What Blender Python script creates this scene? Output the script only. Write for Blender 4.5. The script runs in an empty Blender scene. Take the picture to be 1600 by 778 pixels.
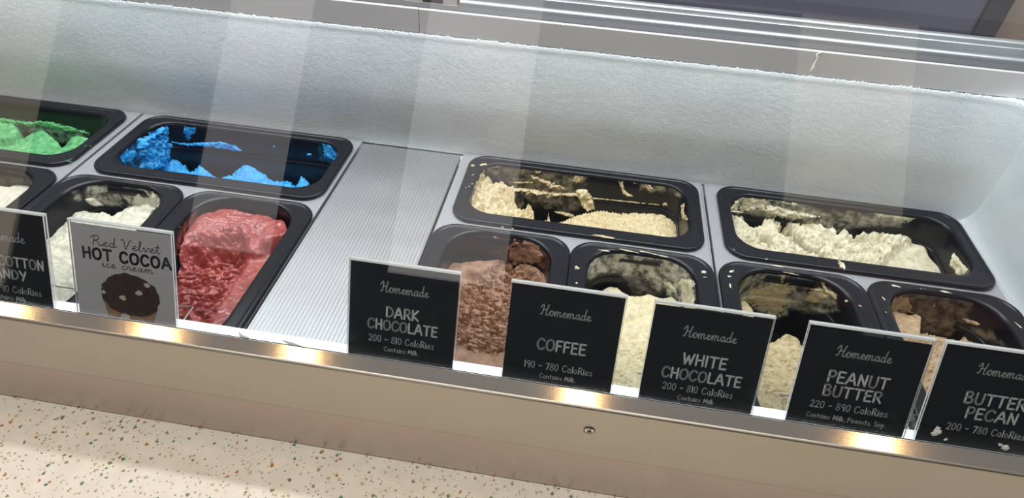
import bpy, bmesh, math, random
import numpy as np
from mathutils import Vector, Matrix

# ------------------------------------------------------------------ camera, world, lights, exposure
C = bpy.context.scene
COL = C.collection
CAM = np.array([-0.1994, -0.4151, 0.5551]); YAW, PIT, ROL = -0.10581, 0.70762, 0.06626
F_PX = 1000.0
_f = np.array([math.sin(YAW)*math.cos(PIT), math.cos(YAW)*math.cos(PIT), -math.sin(PIT)])
_r0 = np.array([math.cos(YAW), -math.sin(YAW), 0.0]); _u0 = np.cross(_r0, _f)
_r = math.cos(ROL)*_r0 + math.sin(ROL)*_u0
_u = -math.sin(ROL)*_r0 + math.cos(ROL)*_u0
cd = bpy.data.cameras.new('camera'); cam = bpy.data.objects.new('camera', cd); COL.objects.link(cam)
cd.sensor_width = 36; cd.lens = F_PX/1600*36; cd.clip_start = .01; cd.clip_end = 60
cam.matrix_world = Matrix(((_r[0], _u[0], -_f[0], CAM[0]), (_r[1], _u[1], -_f[1], CAM[1]), (_r[2], _u[2], -_f[2], CAM[2]), (0, 0, 0, 1)))
C.camera = cam
C.view_settings.view_transform = 'Standard'; C.view_settings.look = 'None'
C.view_settings.exposure = 0.0; C.view_settings.gamma = 1.0; C.view_settings.use_curve_mapping = False
C.cycles.transparent_max_bounces = 32; C.cycles.max_bounces = 8
C.cycles.caustics_reflective = False; C.cycles.caustics_refractive = False

w = bpy.data.worlds.new('world'); C.world = w; w.use_nodes = True
w.node_tree.nodes['Background'].inputs[0].default_value = (.76, .77, .80, 1)
w.node_tree.nodes['Background'].inputs[1].default_value = .36

def lamp(name, kind, loc, power, color, size=.1, size_y=None, target=None, spread=None):
    l = bpy.data.lights.new(name, kind); l.energy = power; l.color = color
    if kind == 'AREA':
        l.shape = 'RECTANGLE'; l.size = size; l.size_y = size_y or size
        if spread: l.spread = spread
    else: l.shadow_soft_size = size
    o = bpy.data.objects.new(name, l); COL.objects.link(o); o.location = loc
    if target is not None:
        o.rotation_euler = (Vector(target)-Vector(loc)).to_track_quat('-Z', 'Y').to_euler()
    return o
# the cabinet's own LED bar, high up under its canopy
lamp('canopy_led', 'AREA', (-.45, .375, .60), 8.2, (.88, .95, 1.0), 1.9, .07, (-.45, .33, 0))
lamp('warm_fill', 'AREA', (-.3, -.75, 1.95), 27, (1.0, .93, .84), 2.4, 1.0, (-.3, -.45, 0))  # added unseen fill that brightens the terrazzo and the tubs from above
lamp('ceiling_strip', 'AREA', (-.5, .52, 1.90), 17, (.95, .97, 1.0), 2.4, .09, (-.5, .4, 0))
# warm pendant bulbs over the counter
for lx in (-2.187, -1.599, -1.063, -.078, .889):
    lamp('pendant_bulb', 'POINT', (lx, .075, 1.6), 2.0, (1.0, .66, .30), .045)

# ------------------------------------------------------------------ helpers
def tag(o, label=None, cat=None, group=None, kind=None):
    if label: o['label'] = label
    if cat: o['category'] = cat
    if group: o['group'] = group
    if kind: o['kind'] = kind
    return o
def empty(name, loc, label, cat, group=None):
    o = bpy.data.objects.new(name, None); COL.objects.link(o); o.location = loc; o.empty_display_size = .02
    return tag(o, label, cat, group)
def link(name, me, mat, parent=None, smooth=False):
    o = bpy.data.objects.new(name, me); COL.objects.link(o)
    if mat is not None:
        for m in (mat if isinstance(mat, (list, tuple)) else [mat]): me.materials.append(m)
    if parent: o.parent = parent
    if smooth:
        me.polygons.foreach_set('use_smooth', [True]*len(me.polygons))
    return o
def from_py(name, v, f, mat, parent=None, smooth=False):
    me = bpy.data.meshes.new(name); me.from_pydata([tuple(map(float, p)) for p in v], [], f); me.update()
    return link(name, me, mat, parent, smooth)
def from_bm(name, bm, mat, parent=None, smooth=False):
    me = bpy.data.meshes.new(name); bm.normal_update(); bm.to_mesh(me); bm.free()
    return link(name, me, mat, parent, smooth)
def quads_np(name, V, Q, mat, parent=None, smooth=True):
    """fast mesh from numpy arrays of vertices (n,3) and quads (m,4)"""
    used = np.unique(Q); remap = -np.ones(len(V), int); remap[used] = np.arange(len(used))
    V = V[used]; Q = remap[Q]
    me = bpy.data.meshes.new(name)
    me.vertices.add(len(V)); me.vertices.foreach_set('co', V.astype(np.float32).ravel())
    me.loops.add(Q.size); me.loops.foreach_set('vertex_index', Q.astype(np.int32).ravel())
    me.polygons.add(len(Q)); me.polygons.foreach_set('loop_start', np.arange(0, Q.size, 4, dtype=np.int32))
    me.update(calc_edges=True); me.validate()
    return link(name, me, mat, parent, smooth), used
def box(bm, x0, x1, y0, y1, z0, z1):
    vs = [bm.verts.new(p) for p in ((x0,y0,z0),(x1,y0,z0),(x1,y1,z0),(x0,y1,z0),(x0,y0,z1),(x1,y0,z1),(x1,y1,z1),(x0,y1,z1))]
    for f in ((0,3,2,1),(4,5,6,7),(0,1,5,4),(1,2,6,5),(2,3,7,6),(3,0,4,7)): bm.faces.new([vs[i] for i in f])
def bevel(bm, r, seg=2, ang=.5):
    es = [e for e in bm.edges if len(e.link_faces) == 2 and e.calc_face_angle(0) > ang]
    bmesh.ops.bevel(bm, geom=es, offset=r, segments=seg, profile=.6, affect='EDGES')
def prism(name, prof, x0, x1, mat, parent=None, smooth=False, cap=True):
    """closed (y,z) profile swept along x"""
    n = len(prof); v = [(x0, y, z) for y, z in prof] + [(x1, y, z) for y, z in prof]
    f = [(i, (i+1) % n, n+(i+1) % n, n+i) for i in range(n)]
    if cap: f += [tuple(range(n-1, -1, -1)), tuple(range(n, 2*n))]
    o = from_py(name, v, f, mat, parent)
    bm = bmesh.new(); bm.from_mesh(o.data); bmesh.ops.recalc_face_normals(bm, faces=bm.faces); bm.to_mesh(o.data); bm.free()
    return o
def arc(cy, cz, r, a0, a1, n):
    return [(cy+r*math.cos(math.radians(a0+(a1-a0)*i/n)), cz+r*math.sin(math.radians(a0+(a1-a0)*i/n))) for i in range(n+1)]

# --- numpy noise
_rng = np.random.RandomState(7); _perm = np.tile(_rng.permutation(512), 3)
_gr = _rng.normal(size=(512, 3)); _gr /= np.linalg.norm(_gr, axis=1)[:, None]
def pn(x, y, z=0.0):
    x, y, z = np.broadcast_arrays(np.asarray(x, float), np.asarray(y, float), np.asarray(z, float))
    xi, yi, zi = np.floor(x).astype(int), np.floor(y).astype(int), np.floor(z).astype(int)
    xf, yf, zf = x-xi, y-yi, z-zi
    q = lambda t: t*t*t*(t*(t*6-15)+10)
    U, V, W = q(xf), q(yf), q(zf)
    def g(i, j, k):
        h = _perm[_perm[_perm[(xi+i) & 511] + ((yi+j) & 511)] + ((zi+k) & 511)]
        G = _gr[h & 511]
        return G[..., 0]*(xf-i)+G[..., 1]*(yf-j)+G[..., 2]*(zf-k)
    L = lambda a, b, t: a+(b-a)*t
    return 1.6*L(L(L(g(0,0,0), g(1,0,0), U), L(g(0,1,0), g(1,1,0), U), V), L(L(g(0,0,1), g(1,0,1), U), L(g(0,1,1), g(1,1,1), U), V), W)
def fbm(x, y, z=0.0, o=3, g=.5):
    s, a, t = 0, 1.0, 0
    for i in range(o):
        s = s + a*pn(x*2**i+17.3*i, y*2**i-9.1*i, np.asarray(z)*2**i+3.7*i); t += a; a *= g
    return s/t
def ss(a, b, x):
    t = np.clip((x-a)/(b-a), 0, 1); return t*t*(3-2*t)
def pix(P):
    q = P-CAM; z = q@_f
    return 800+F_PX*(q@_r)/z, 389-F_PX*(q@_u)/z
def at(u, v, z):
    d = _f+_r*(u-800)/F_PX-_u*(v-389)/F_PX
    return CAM+d*(z-CAM[2])/d[2]
def poly_sd(u, v, poly):
    """signed distance to a closed outline, positive inside"""
    sh = u.shape; u = u.ravel(); v = v.ravel()
    p = np.asarray(poly, float); best = np.full(u.shape, 1e9); ins = np.zeros(u.shape, bool)
    for (ax, ay), (bx, by) in zip(p, np.roll(p, -1, 0)):
        dx, dy = bx-ax, by-ay; t = np.clip(((u-ax)*dx+(v-ay)*dy)/(dx*dx+dy*dy+1e-9), 0, 1)
        best = np.minimum(best, np.hypot(u-ax-t*dx, v-ay-t*dy))
        c = ((ay > v) != (by > v)) & (u < (bx-ax)*(v-ay)/((by-ay) if by != ay else 1e-9)+ax)
        ins ^= c
    return np.where(ins, best, -best).reshape(sh)

# ------------------------------------------------------------------ materials
def mat(name, color, rough=.5, metal=0.0, spec=.5, coat=0.0):
    m = bpy.data.materials.new(name); m.use_nodes = True
    b = m.node_tree.nodes['Principled BSDF']
    b.inputs['Base Color'].default_value = (*color, 1); b.inputs['Roughness'].default_value = rough
    b.inputs['Metallic'].default_value = metal; b.inputs['Specular IOR Level'].default_value = spec
    b.inputs['Coat Weight'].default_value = coat
    return m
class N:
    def __init__(s, m): s.t = m.node_tree; s.n = s.t.nodes; s.b = s.n.get('Principled BSDF')
    def add(s, kind, **kw):
        x = s.n.new(kind)
        for k, v in kw.items():
            if k.startswith('i_'):
                key = k[2:]; x.inputs[int(key) if key.isdigit() else key.replace('_', ' ')].default_value = v
            else: setattr(x, k, v)
        return x
    def l(s, a, b): s.t.links.new(a, b)
    def coords(s, scale=(1, 1, 1)):
        g = s.add('ShaderNodeNewGeometry'); mp = s.add('ShaderNodeMapping'); mp.inputs['Scale'].default_value = scale
        s.l(g.outputs['Position'], mp.inputs[0]); return mp.outputs[0]
    def noise(s, vec, scale, detail=3, rough=.5):
        n = s.add('ShaderNodeTexNoise', i_Scale=scale, i_Detail=detail, i_Roughness=rough); s.l(vec, n.inputs['Vector']); return n.outputs[0]
    def ramp(s, fac, stops):
        r = s.add('ShaderNodeValToRGB'); e = r.color_ramp.elements
        while len(e) < len(stops): e.new(.5)
        for k, (p, c) in zip(e, stops): k.position = p; k.color = (*c, 1) if len(c) == 3 else c
        s.l(fac, r.inputs[0]); return r.outputs[0]
    def bump(s, h, strength, dist):
        b = s.add('ShaderNodeBump', i_Strength=strength, i_Distance=dist); s.l(h, b.inputs['Height']); s.l(b.outputs[0], s.b.inputs['Normal']); return b
    def math(s, op, a, b=None):
        m = s.add('ShaderNodeMath', operation=op)
        for i, q in enumerate((a, b)):
            if q is None: continue
            if isinstance(q, (int, float)): m.inputs[i].default_value = q
            else: s.l(q, m.inputs[i])
        return m.outputs[0]

def brushed(name, color, rough, along='x', strength=.12, var=.06, metal=1.0):
    m = mat(name, color, rough, metal); n = N(m)
    sc = (4, 900, 900) if along == 'x' else (900, 4, 900)
    h = n.noise(n.coords(sc), 1.0, 2)
    n.bump(h, strength, .0004)
    h2 = n.noise(n.coords((9, 26, 26)), 1.0, 4)
    r = n.add('ShaderNodeMapRange', i_3=rough-var, i_4=rough+var*1.5); n.l(h2, r.inputs[0]); n.l(r.outputs[0], n.b.inputs['Roughness'])
    return m
M = {}
M['rail'] = brushed('brushed_rail_steel', (.40, .36, .305), .30, 'x', .10)
M['lip'] = brushed('rail_lip_steel', (.60, .53, .46), .10, 'x', .07, .02)
M['kick'] = brushed('kick_panel_steel', (.50, .425, .38), .30)
M['alu'] = brushed('cabinet_aluminium', (.68, .665, .67), .38, metal=.5)
M['track'] = mat('track_aluminium', (.52, .55, .57), .36, .7)
M['deck'] = brushed('deck_frame_steel', (.40, .41, .43), .45, 'x', .05, metal=.55)
M['plate'] = brushed('ridged_plate_aluminium', (.47, .475, .48), .46, 'y', .10)
M['dark'] = mat('dark_gap', (.02, .02, .022), .7)
M['white_glow_ledge'] = mat('white_glow_ledge', (.90, .92, .92), .35); M['white_glow_ledge'].node_tree.nodes['Principled BSDF'].inputs['Emission Color'].default_value = (.95, .98, 1, 1); M['white_glow_ledge'].node_tree.nodes['Principled BSDF'].inputs['Emission Strength'].default_value = .45  # emission paints in the strong light on the ledge; it is no lamp
M['liner'] = mat('liner_white', (.62, .66, .68), .5)
M['seam'] = mat('seam_black', (.03, .03, .03), .6)
M['drip'] = mat('dried_drip', (.78, .76, .72), .5)
M['chrome'] = mat('screw_steel', (.62, .58, .54), .22, 1.0)
M['card'] = mat('card_black', (.010, .012, .016), .5, spec=.25)
M['ink'] = mat('chalk_grey_print', (.60, .61, .62), .6)
M['cardw'] = mat('card_grey', (.46, .44, .46), .45)
M['inkd'] = mat('dark_brown_print', (.045, .030, .035), .6)
M['edge'] = mat('acrylic_edge', (.93, .95, .96), .25)
M['clip'] = mat('smoky_plastic', (.42, .38, .37), .2)
M['door'] = mat('tinted_door', (.10, .098, .125), .22)
M['tanwall'] = mat('tan_wall', (.34, .28, .235), .6)
M['darkwall'] = mat('room_wall_paint', (.085, .10, .13), .7)
M['redwall'] = mat('room_red_panel', (.34, .10, .12), .6)

m = mat('tub_black_plastic', (.006, .007, .0105), .30, spec=.34); n = N(m)
h = n.noise(n.coords((1, 1, 1)), 900, 2); n.bump(h, .05, .0003); M['tub'] = m

m = mat('frost_white', (.66, .70, .73), .55, spec=.35); n = N(m)
c = n.coords()
h = n.noise(c, 560, 4, .8); n.bump(h, .95, .0014)
fa = n.ramp(n.noise(c, 14, 4), [(.3, (.66, .715, .745)), (.7, (.73, .78, .805))])
fs = n.ramp(n.noise(c, 900, 2, .6), [(.60, (0, 0, 0)), (.74, (1, 1, 1))])
mx = n.add('ShaderNodeMix', data_type='RGBA'); n.l(fs, mx.inputs[0]); n.l(fa, mx.inputs[6]); mx.inputs[7].default_value = (.93, .95, .96, 1)
n.l(mx.outputs[2], n.b.inputs['Base Color']); M['frost'] = m

def glassy(name, tint, rough, base, gain):
    """thin clear sheet: mostly see-through, mirror share grows towards grazing angles"""
    m = bpy.data.materials.new(name); m.use_nodes = True; n = N(m); n.n.remove(n.b)
    lw = n.add('ShaderNodeLayerWeight', i_Blend=.5)
    p = n.math('POWER', lw.outputs['Facing'], 4.0); k = n.math('ADD', n.math('MULTIPLY', p, gain), base)
    tr = n.add('ShaderNodeBsdfTransparent'); tr.inputs[0].default_value = (*tint, 1)
    gl = n.add('ShaderNodeBsdfGlossy'); gl.inputs['Roughness'].default_value = rough
    mx = n.add('ShaderNodeMixShader'); n.l(k, mx.inputs[0]); n.l(tr.outputs[0], mx.inputs[1]); n.l(gl.outputs[0], mx.inputs[2])
    n.l(mx.outputs[0], n.n['Material Output'].inputs[0]); return m
M['glass'] = glassy('display_glass', (.985, .99, .988), .0, .042, .8)
M['acrylic'] = glassy('clear_acrylic', (.97, .98, .98), .02, .035, .6)

def emit(name, color, k):
    m = bpy.data.materials.new(name); m.use_nodes = True; n = N(m); n.n.remove(n.b)
    e = n.add('ShaderNodeEmission'); e.inputs[0].default_value = (*color, 1); e.inputs[1].default_value = k
    n.l(e.outputs[0], n.n['Material Output'].inputs[0]); return m
M['day'] = emit('daylight_pane', (.95, .88, .88), 1.25)
M['daytan'] = emit('warm_daylight_pane', (1.0, .86, .68), .95)

# terrazzo: cream ground with angular chips of several sizes
m = mat('terrazzo', (.9, .8, .68), .28); n = N(m); c = n.coords()
nz = n.add('ShaderNodeTexNoise', i_Scale=420.0, i_Detail=2.0); n.l(c, nz.inputs['Vector'])
ad = n.add('ShaderNodeVectorMath', operation='MULTIPLY_ADD'); ad.inputs[1].default_value = (.0035,)*3
n.l(nz.outputs['Color'], ad.inputs[0]); n.l(c, ad.inputs[2])
col = n.ramp(n.noise(c, 40, 3), [(.35, (.87, .785, .66)), (.65, (.93, .855, .73))])
def chips(col, scale, keep, r0, r1, cols, seed):
    mp = n.add('ShaderNodeMapping'); mp.inputs['Location'].default_value = (seed, seed*1.7, seed*.6); n.l(ad.outputs[0], mp.inputs[0])
    v = n.add('ShaderNodeTexVoronoi', i_Scale=scale, distance='MANHATTAN', i_Randomness=1.0); n.l(mp.outputs[0], v.inputs['Vector'])
    sp = n.add('ShaderNodeSeparateColor'); n.l(v.outputs['Color'], sp.inputs[0])
    pres = n.math('GREATER_THAN', sp.outputs[0], 1-keep)
    rad = n.add('ShaderNodeMapRange', i_3=r0, i_4=r1); n.l(sp.outputs[2], rad.inputs[0])
    ins = n.math('LESS_THAN', v.outputs['Distance'], rad.outputs[0])
    r = n.add('ShaderNodeValToRGB'); r.color_ramp.interpolation = 'CONSTANT'; e = r.color_ramp.elements
    while len(e) < len(cols): e.new(.5)
    for i, q in enumerate(cols): e[i].position = i/len(cols); e[i].color = (*q, 1)
    n.l(sp.outputs[1], r.inputs[0])
    mx = n.add('ShaderNodeMix', data_type='RGBA'); n.l(n.math('MULTIPLY', pres, ins), mx.inputs[0]); n.l(col, mx.inputs[6]); n.l(r.outputs[0], mx.inputs[7])
    return mx.outputs[2]
col = chips(col, 240, .52, .17, .44, [(.60, .47, .33), (.50, .36, .25), (.66, .56, .40), (.45, .40, .26), (.55, .30, .17), (.30, .27, .22)], .31)
col = chips(col, 140, .42, .20, .48, [(.55, .22, .10), (.60, .50, .30), (.16, .22, .19), (.58, .48, .32), (.42, .26, .15), (.20, .26, .12)], .77)
col = chips(col, 76, .42, .15, .40, [(.08, .16, .20), (.50, .17, .06), (.10, .25, .10), (.58, .52, .30), (.13, .24, .26), (.52, .25, .12), (.62, .56, .38)], 1.9)
n.l(col, n.b.inputs['Base Color']); M['terrazzo'] = m

def cream(name, lo, hi, rough=.5, scale=120, coat=0.0, bump=.35, dark=None, spec=.4):
    m = mat(name, hi, rough, spec=spec, coat=coat); n = N(m); c = n.coords()
    st = [(.30, lo), (.62, hi)]
    if dark: st = [(.22, dark), (.36, lo), (.62, hi)]
    n.l(n.ramp(n.noise(c, scale, 4, .6), st), n.b.inputs['Base Color'])
    if coat: n.b.inputs['Coat Roughness'].default_value = .18
    n.bump(n.noise(c, 650, 4, .65), bump, .0014)
    return m
IC = {
 'green': cream('mint_green_cream', (.045, .27, .085), (.17, .50, .22), .5),
 'blue': cream('bright_blue_cream', (.012, .20, .52), (.045, .39, .78), .42),
 'cookie': cream('tan_cream', (.47, .36, .19), (.70, .60, .38), .5, 160),
 'white': cream('ivory_cream', (.47, .41, .25), (.69, .66, .51), .45, 90),
 'milk': cream('milk_white_cream', (.56, .54, .41), (.71, .70, .59), .38),
 'red': cream('raspberry_cream', (.22, .033, .030), (.42, .095, .085), .32, 70, .55, .30),
 'choc': cream('milk_chocolate_cream', (.20, .10, .058), (.36, .21, .135), .45, 90),
 'coffee': cream('pale_yellow_cream', (.58, .49, .28), (.76, .69, .47), .45, 140),
 'peanut': cream('peanut_cream', (.38, .30, .15), (.57, .48, .29), .5, 150),
 'pecan': cream('pecan_cream', (.30, .19, .11), (.47, .34, .20), .5, 120),
}
def film_mat(name, color, scale=110, lo=.40, hi=.62, mx_a=.92):
    """thin smear of melted cream: patchy cover over the plastic, set by the mesh's own thickness attribute"""
    m = mat(name, color, .4); n = N(m); c = n.coords()
    a = n.add('ShaderNodeAttribute', attribute_name='film')
    r = n.add('ShaderNodeMapRange', i_1=lo, i_2=hi, i_3=0.10, i_4=mx_a)
    nn = n.noise(c, scale, 5, .6); n.l(nn, r.inputs[0])
    n.l(n.math('MULTIPLY', r.outputs[0], a.outputs['Fac']), n.b.inputs['Alpha'])
    n.bump(nn, .4, .001); return m
FILM = {k: film_mat('film_'+k, v, 85) for k, v in dict(green=(.35, .62, .42), blue=(.05, .33, .75), cookie=(.66, .58, .42), white=(.72, .70, .55), milk=(.68, .67, .56),
        red=(.42, .12, .10), choc=(.20, .085, .05), coffee=(.74, .73, .63), peanut=(.58, .55, .41), pecan=(.40, .30, .20)).items()}

# ------------------------------------------------------------------ large structure
XL, XR = -1.36, .385
GT = math.tan(math.radians(23))
# front rail: near-level lip, face dropping to the kick panel
prof = [(-.007, .030), (-.0215, .0256)] + arc(-.0215, .0226, .003, 80, 180, 5) + [(-.0245, -.0555)] + arc(-.0175, -.0555, .007, 180, 262, 6) + [(-.0085, -.0625), (-.0085, -.060), (-.0165, -.060), (-.0205, -.0565), (-.0205, .0215), (-.009, .0255), (-.007, .0265)]
rail = prism('front_rail', prof, XL, .62, [M['rail'], M['lip']]); [setattr(p_, 'material_index', 1) for p_ in rail.data.polygons if p_.index in (0, len(prof)-1)]; tag(rail, 'brushed steel front rail running under the glass and the signs', 'rail')
bm = bmesh.new(); bmesh.ops.create_uvsphere(bm, u_segments=28, v_segments=14, radius=1.0)
for v in bm.verts: v.co = Vector((v.co.x*.0052, v.co.z*.0016 if v.co.z < 0 else 0, v.co.y*.0052))
SCR = Vector((-.1487, -.0247, -.0102))
bmesh.ops.translate(bm, verts=bm.verts, vec=SCR)
sc = from_bm('screw', bm, M['chrome'], rail, True); sc['label'] = 'small cross-head screw'
bm = bmesh.new()
for a in (.35, .35+math.pi/2):
    mt = Matrix.Rotation(a, 4, 'Y'); b2 = bmesh.new(); box(b2, -.0026, .0026, -.0019, -.0013, -.0007, .0007)
    bmesh.ops.transform(b2, matrix=Matrix.Translation(SCR) @ mt, verts=b2.verts)
    me = bpy.data.meshes.new('t'); b2.to_mesh(me); b2.free(); bm.from_mesh(me); bpy.data.meshes.remove(me)
s2 = from_bm('cross_slot', bm, M['seam'], sc)
bm = bmesh.new()
for i in range(32):
    a0, a1 = 2*math.pi*i/32, 2*math.pi*(i+1)/32
    q = [bm.verts.new(SCR+Vector((r*math.cos(a), -.0001-(.0005 if r > .0052 else 0.0006), r*math.sin(a)))) for a, r in ((a0, .0050), (a1, .0050), (a1, .0058), (a0, .0058))]
    bm.faces.new(q)
from_bm('rim_ring', bm, M['seam'], sc)

kick = prism('kick_panel', [(-.012, -.0628), (-.012, -.154), (-.009, -.154), (-.009, -.0628)], XL, .62, M['kick']); tag(kick, 'plain steel kick panel set back below the front rail', 'panel')
tz = prism('terrazzo_counter', [(-.0123, -.151), (-.34, -.151)] + arc(-.34, -.163, .012, 90, 180, 8) + [(-.352, -.60), (-.32, -.60), (-.32, -.176), (-.0123, -.176)], XL, .62, M['terrazzo'])
tag(tz, 'cream terrazzo counter speckled with coloured chips below the steel kick panel', 'counter')

# glass
gl = prism('front_glass', [(-.006, .0305), (-.006+.62*GT, .6505), (-.002+.62*GT, .6505), (-.002, .0305)], XL, XR-.002, M['glass'])
tag(gl, 'clear sloping front glass rising from the steel rail over the tubs', 'glass')
gk = prism('glass_gasket', [(-.0068, .0300), (-.0068, .0309), (-.0062, .0309), (-.0063, .0300)], XL, XR-.002, M['seam'], gl)

# ledge the signs stand on
led = prism('sign_ledge', [(-.0065, .0065), (.0205, .0065), (.0205, .012), (-.0065, .012)], XL, XR, M['white_glow_ledge']); tag(led, 'white ledge with added glow that carries the row of flavour signs', 'ledge')
for k, pts in enumerate((((373, 519), (376, 524), (382, 527), (389, 529)), ((441, 531), (449, 535), (459, 538), (470, 542), (478, 544)))):
    v, f = [], []
    for i, (u_, v_) in enumerate(pts):
        p = at(u_, v_, .0122); wd = (.0006, .0016, .0018, .0014, .0008)[i]
        v += [p+np.array([0, wd, 0]), p-np.array([0, wd, 0])]
        if i: f.append((2*i-2, 2*i-1, 2*i+1, 2*i))
    from_py('scuff', v, f, mat('scuff_grey%d' % k, (.30, .31, .32), .7), led)
# inner front liner under the ledge, floor of the well, side and rear liner
tag(prism('wall_front', [(-.0085, -.17), (-.0085, -.062), (-.0075, -.062), (-.0075, -.17)], XL, XR, M['liner']), kind='structure')
tag(prism('floor', [(-.0085, -.178), (.47, -.178), (.47, -.1705), (-.0085, -.1705)], XL, XR, M['dark']), kind='structure')
tag(prism('wall_back', [(.456, -.17), (.456, .187), (.466, .187), (.466, -.17)], XL, XR+.3, M['liner']), kind='structure')
# rear support ledge, seen white in the notches between frames
tag(prism('trim_1', [(.424, -.020), (.456, -.020), (.456, -.008), (.424, -.008)], XL, XR, M['frost']), kind='structure')

def grid_quads(nu, nv):
    i = np.arange(nu*nv).reshape(nu, nv)
    return np.stack([i[:-1, :-1], i[1:, :-1], i[1:, 1:], i[:-1, 1:]], -1).reshape(-1, 4)
# frost on the rear wall, thick with a crumbly lip at its top
nx, nz_ = 860, 108
gx = np.linspace(XL, XR+.03, nx); t = np.linspace(0, 1, nz_)
Xg, Tg = np.meshgrid(gx, t, indexing='ij')
top = .1865 + .0016*fbm(Xg*9, 0, 4.2, 2) + .0026*fbm(Xg*110, 0, 1.1, 3) + .0024*pn(Xg*380, 0, 8.8)
zz = np.where(Tg < .9, -.004+(top+.004)*Tg/.9, top)
back = np.clip((Tg-.9)/.1, 0, 1)
lip = .0105*np.clip(1-(np.clip(zz-.075, 0, .12)/.118)**2, 0, 1)*(.45+.55*ss(-.005, .095, zz)) + np.exp(-((zz-.183)/.004)**2)*.0008
thick = .0012 + .0010*fbm(Xg*7, zz*9, 0, 2) + lip + .00028*fbm(Xg*150, zz*150, 2.2, 2)*ss(.02, .14, zz) + .00035*pn(Xg*430, zz*430, 5)
thick = thick + .030*np.exp(-(np.clip(XR-Xg, 0, 9))/.022)
rnd = np.sqrt(np.clip(1-back**2, 0, 1))
Yg = .456-(thick*np.where(Tg < .9, 1, rnd))
zz = zz+np.where(Tg >= .9, .0012*(1-rnd)*0, 0)
V = np.stack([Xg, Yg, zz], -1).reshape(-1, 3)
fr, _ = quads_np('frost', V, grid_quads(nx, nz_)[:, ::-1], M['frost']); tag(fr, 'thick white frost crusted over the rear wall of the cabinet', 'frost', kind='stuff')
# right end wall, frosted
ny, nz2 = 150, 70
yy = np.linspace(.0, .455, ny); tt = np.linspace(-.01, .24, nz2); Yw, Zw = np.meshgrid(yy, tt, indexing='ij')
Xw = XR-(.0015+.0016*fbm(Yw*14, Zw*14, 7, 3)+.0005*fbm(Yw*160, Zw*160, 3, 2)+.010*np.exp(-np.clip(Zw, 0, 1)/.012))
keep = Yw > (-.002+(Zw-.03)*GT+.006)
Yc = np.maximum(Yw, -.002+(Zw-.03)*GT+.006)
wr, _ = quads_np('wall_right', np.stack([Xw, Yc, Zw], -1).reshape(-1, 3), grid_quads(ny, nz2), M['frost']); tag(wr, kind='structure')
bm = bmesh.new(); q = [(.0, -.17), (.455, -.17), (.455, .24), (.10, .24), (.008, .03), (.0, .02)]
a = [bm.verts.new((XR+.002, y, z)) for y, z in q]; b = [bm.verts.new((XR+.012, y, z)) for y, z in q]
bm.faces.new(a); bm.faces.new(b[::-1])
for i in range(6): bm.faces.new((a[i], b[i], b[(i+1) % 6], a[(i+1) % 6]))
bmesh.ops.recalc_face_normals(bm, faces=bm.faces); tag(from_bm('trim_2', bm, M['liner']), kind='structure')

# aluminium strip above the frost, in two lengths that meet at a seam
XS = -.4452
P_strip = [(.455, .188), (.455, .2195)] + arc(.4568, .2205, .0018, 180, 90, 4) + [(.478, .2223), (.478, .214), (.466, .214), (.466, .188)]
for x0, x1, lb in ((XL, XS-.0004, 'left length of the grey metal strip above the frost, ending at the seam'), (XS+.0004, XR+.3, 'right length of the grey metal strip above the frost, under the sliding track')):
    tag(prism('metal_strip', P_strip, x0, x1, M['alu']), lb, 'strip')
tag(prism('brush_seal', [(.4592, .2222), (.4592, .2232), (.4795, .2232), (.4795, .2222)], XL, XR+.3, mat('seal_grey', (.085, .085, .09), .6)), 'thin dark seal lying between the metal strip and the sliding track', 'seal')
# white dried drip on the strip
pts = [(.1040, .2216), (.1000, .2190), (.0985, .2175), (.1005, .2140), (.1010, .2105), (.1000, .2070), (.0995, .2035), (.1000, .1990), (.0990, .1955), (.0985, .1930)]
wds = [.0010, .0011, .0011, .0010, .0011, .0009, .0012, .0022, .0016, .0003]
v, f = [], []
for i, ((x, z), wd) in enumerate(zip(pts, wds)):
    for dx, dy in ((-1, 0), (-.5, -.0009), (.5, -.0009), (1, 0)): v.append((x+dx*wd, .4550+dy, z))
    if i:
        for k in range(3): f.append((4*i-4+k, 4*i-3+k, 4*i+1+k, 4*i+k))
dr = from_py('dried_drip', v, f, M['drip'], None, True); tag(dr, 'crooked white dried drip running down the grey metal strip', 'drip')

# sliding track with its highlights, and its plastic end stop
tp = ([(.4805, .2224)] + arc(.4840, .2262, .0036, 200, 90, 6) + [(.4850, .2300), (.4850, .2400)] + arc(.4862, .2408, .0012, 180, 80, 3) +
      [(.4875, .2420), (.4880, .2412), (.4886, .2425)] + arc(.4915, .2455, .0034, 190, 60, 7) + [(.4990, .2484), (.4990, .2224)])
tr = prism('sliding_track', tp, -.392, XR+.3, M['track']); tag(tr, 'long aluminium sliding door track above the metal strip', 'track')
es = empty('track_end_stop', (-.432, .486, .2224), 'smoky plastic end stop at the left end of the sliding track', 'end stop')
bm = bmesh.new(); box(bm, -.034, .036, -.007, .012, 0, .012); bevel(bm, .002, 2); from_bm('block', bm, M['clip'], es)
bm = bmesh.new(); box(bm, -.013, .016, -.0085, -.0068, .0015, .0075); from_bm('slot', bm, M['seam'], es)
bm = bmesh.new(); box(bm, -.040, .039, -.0098, -.0088, .0002, .0012); from_bm('lip', bm, M['clip'], es)
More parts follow.
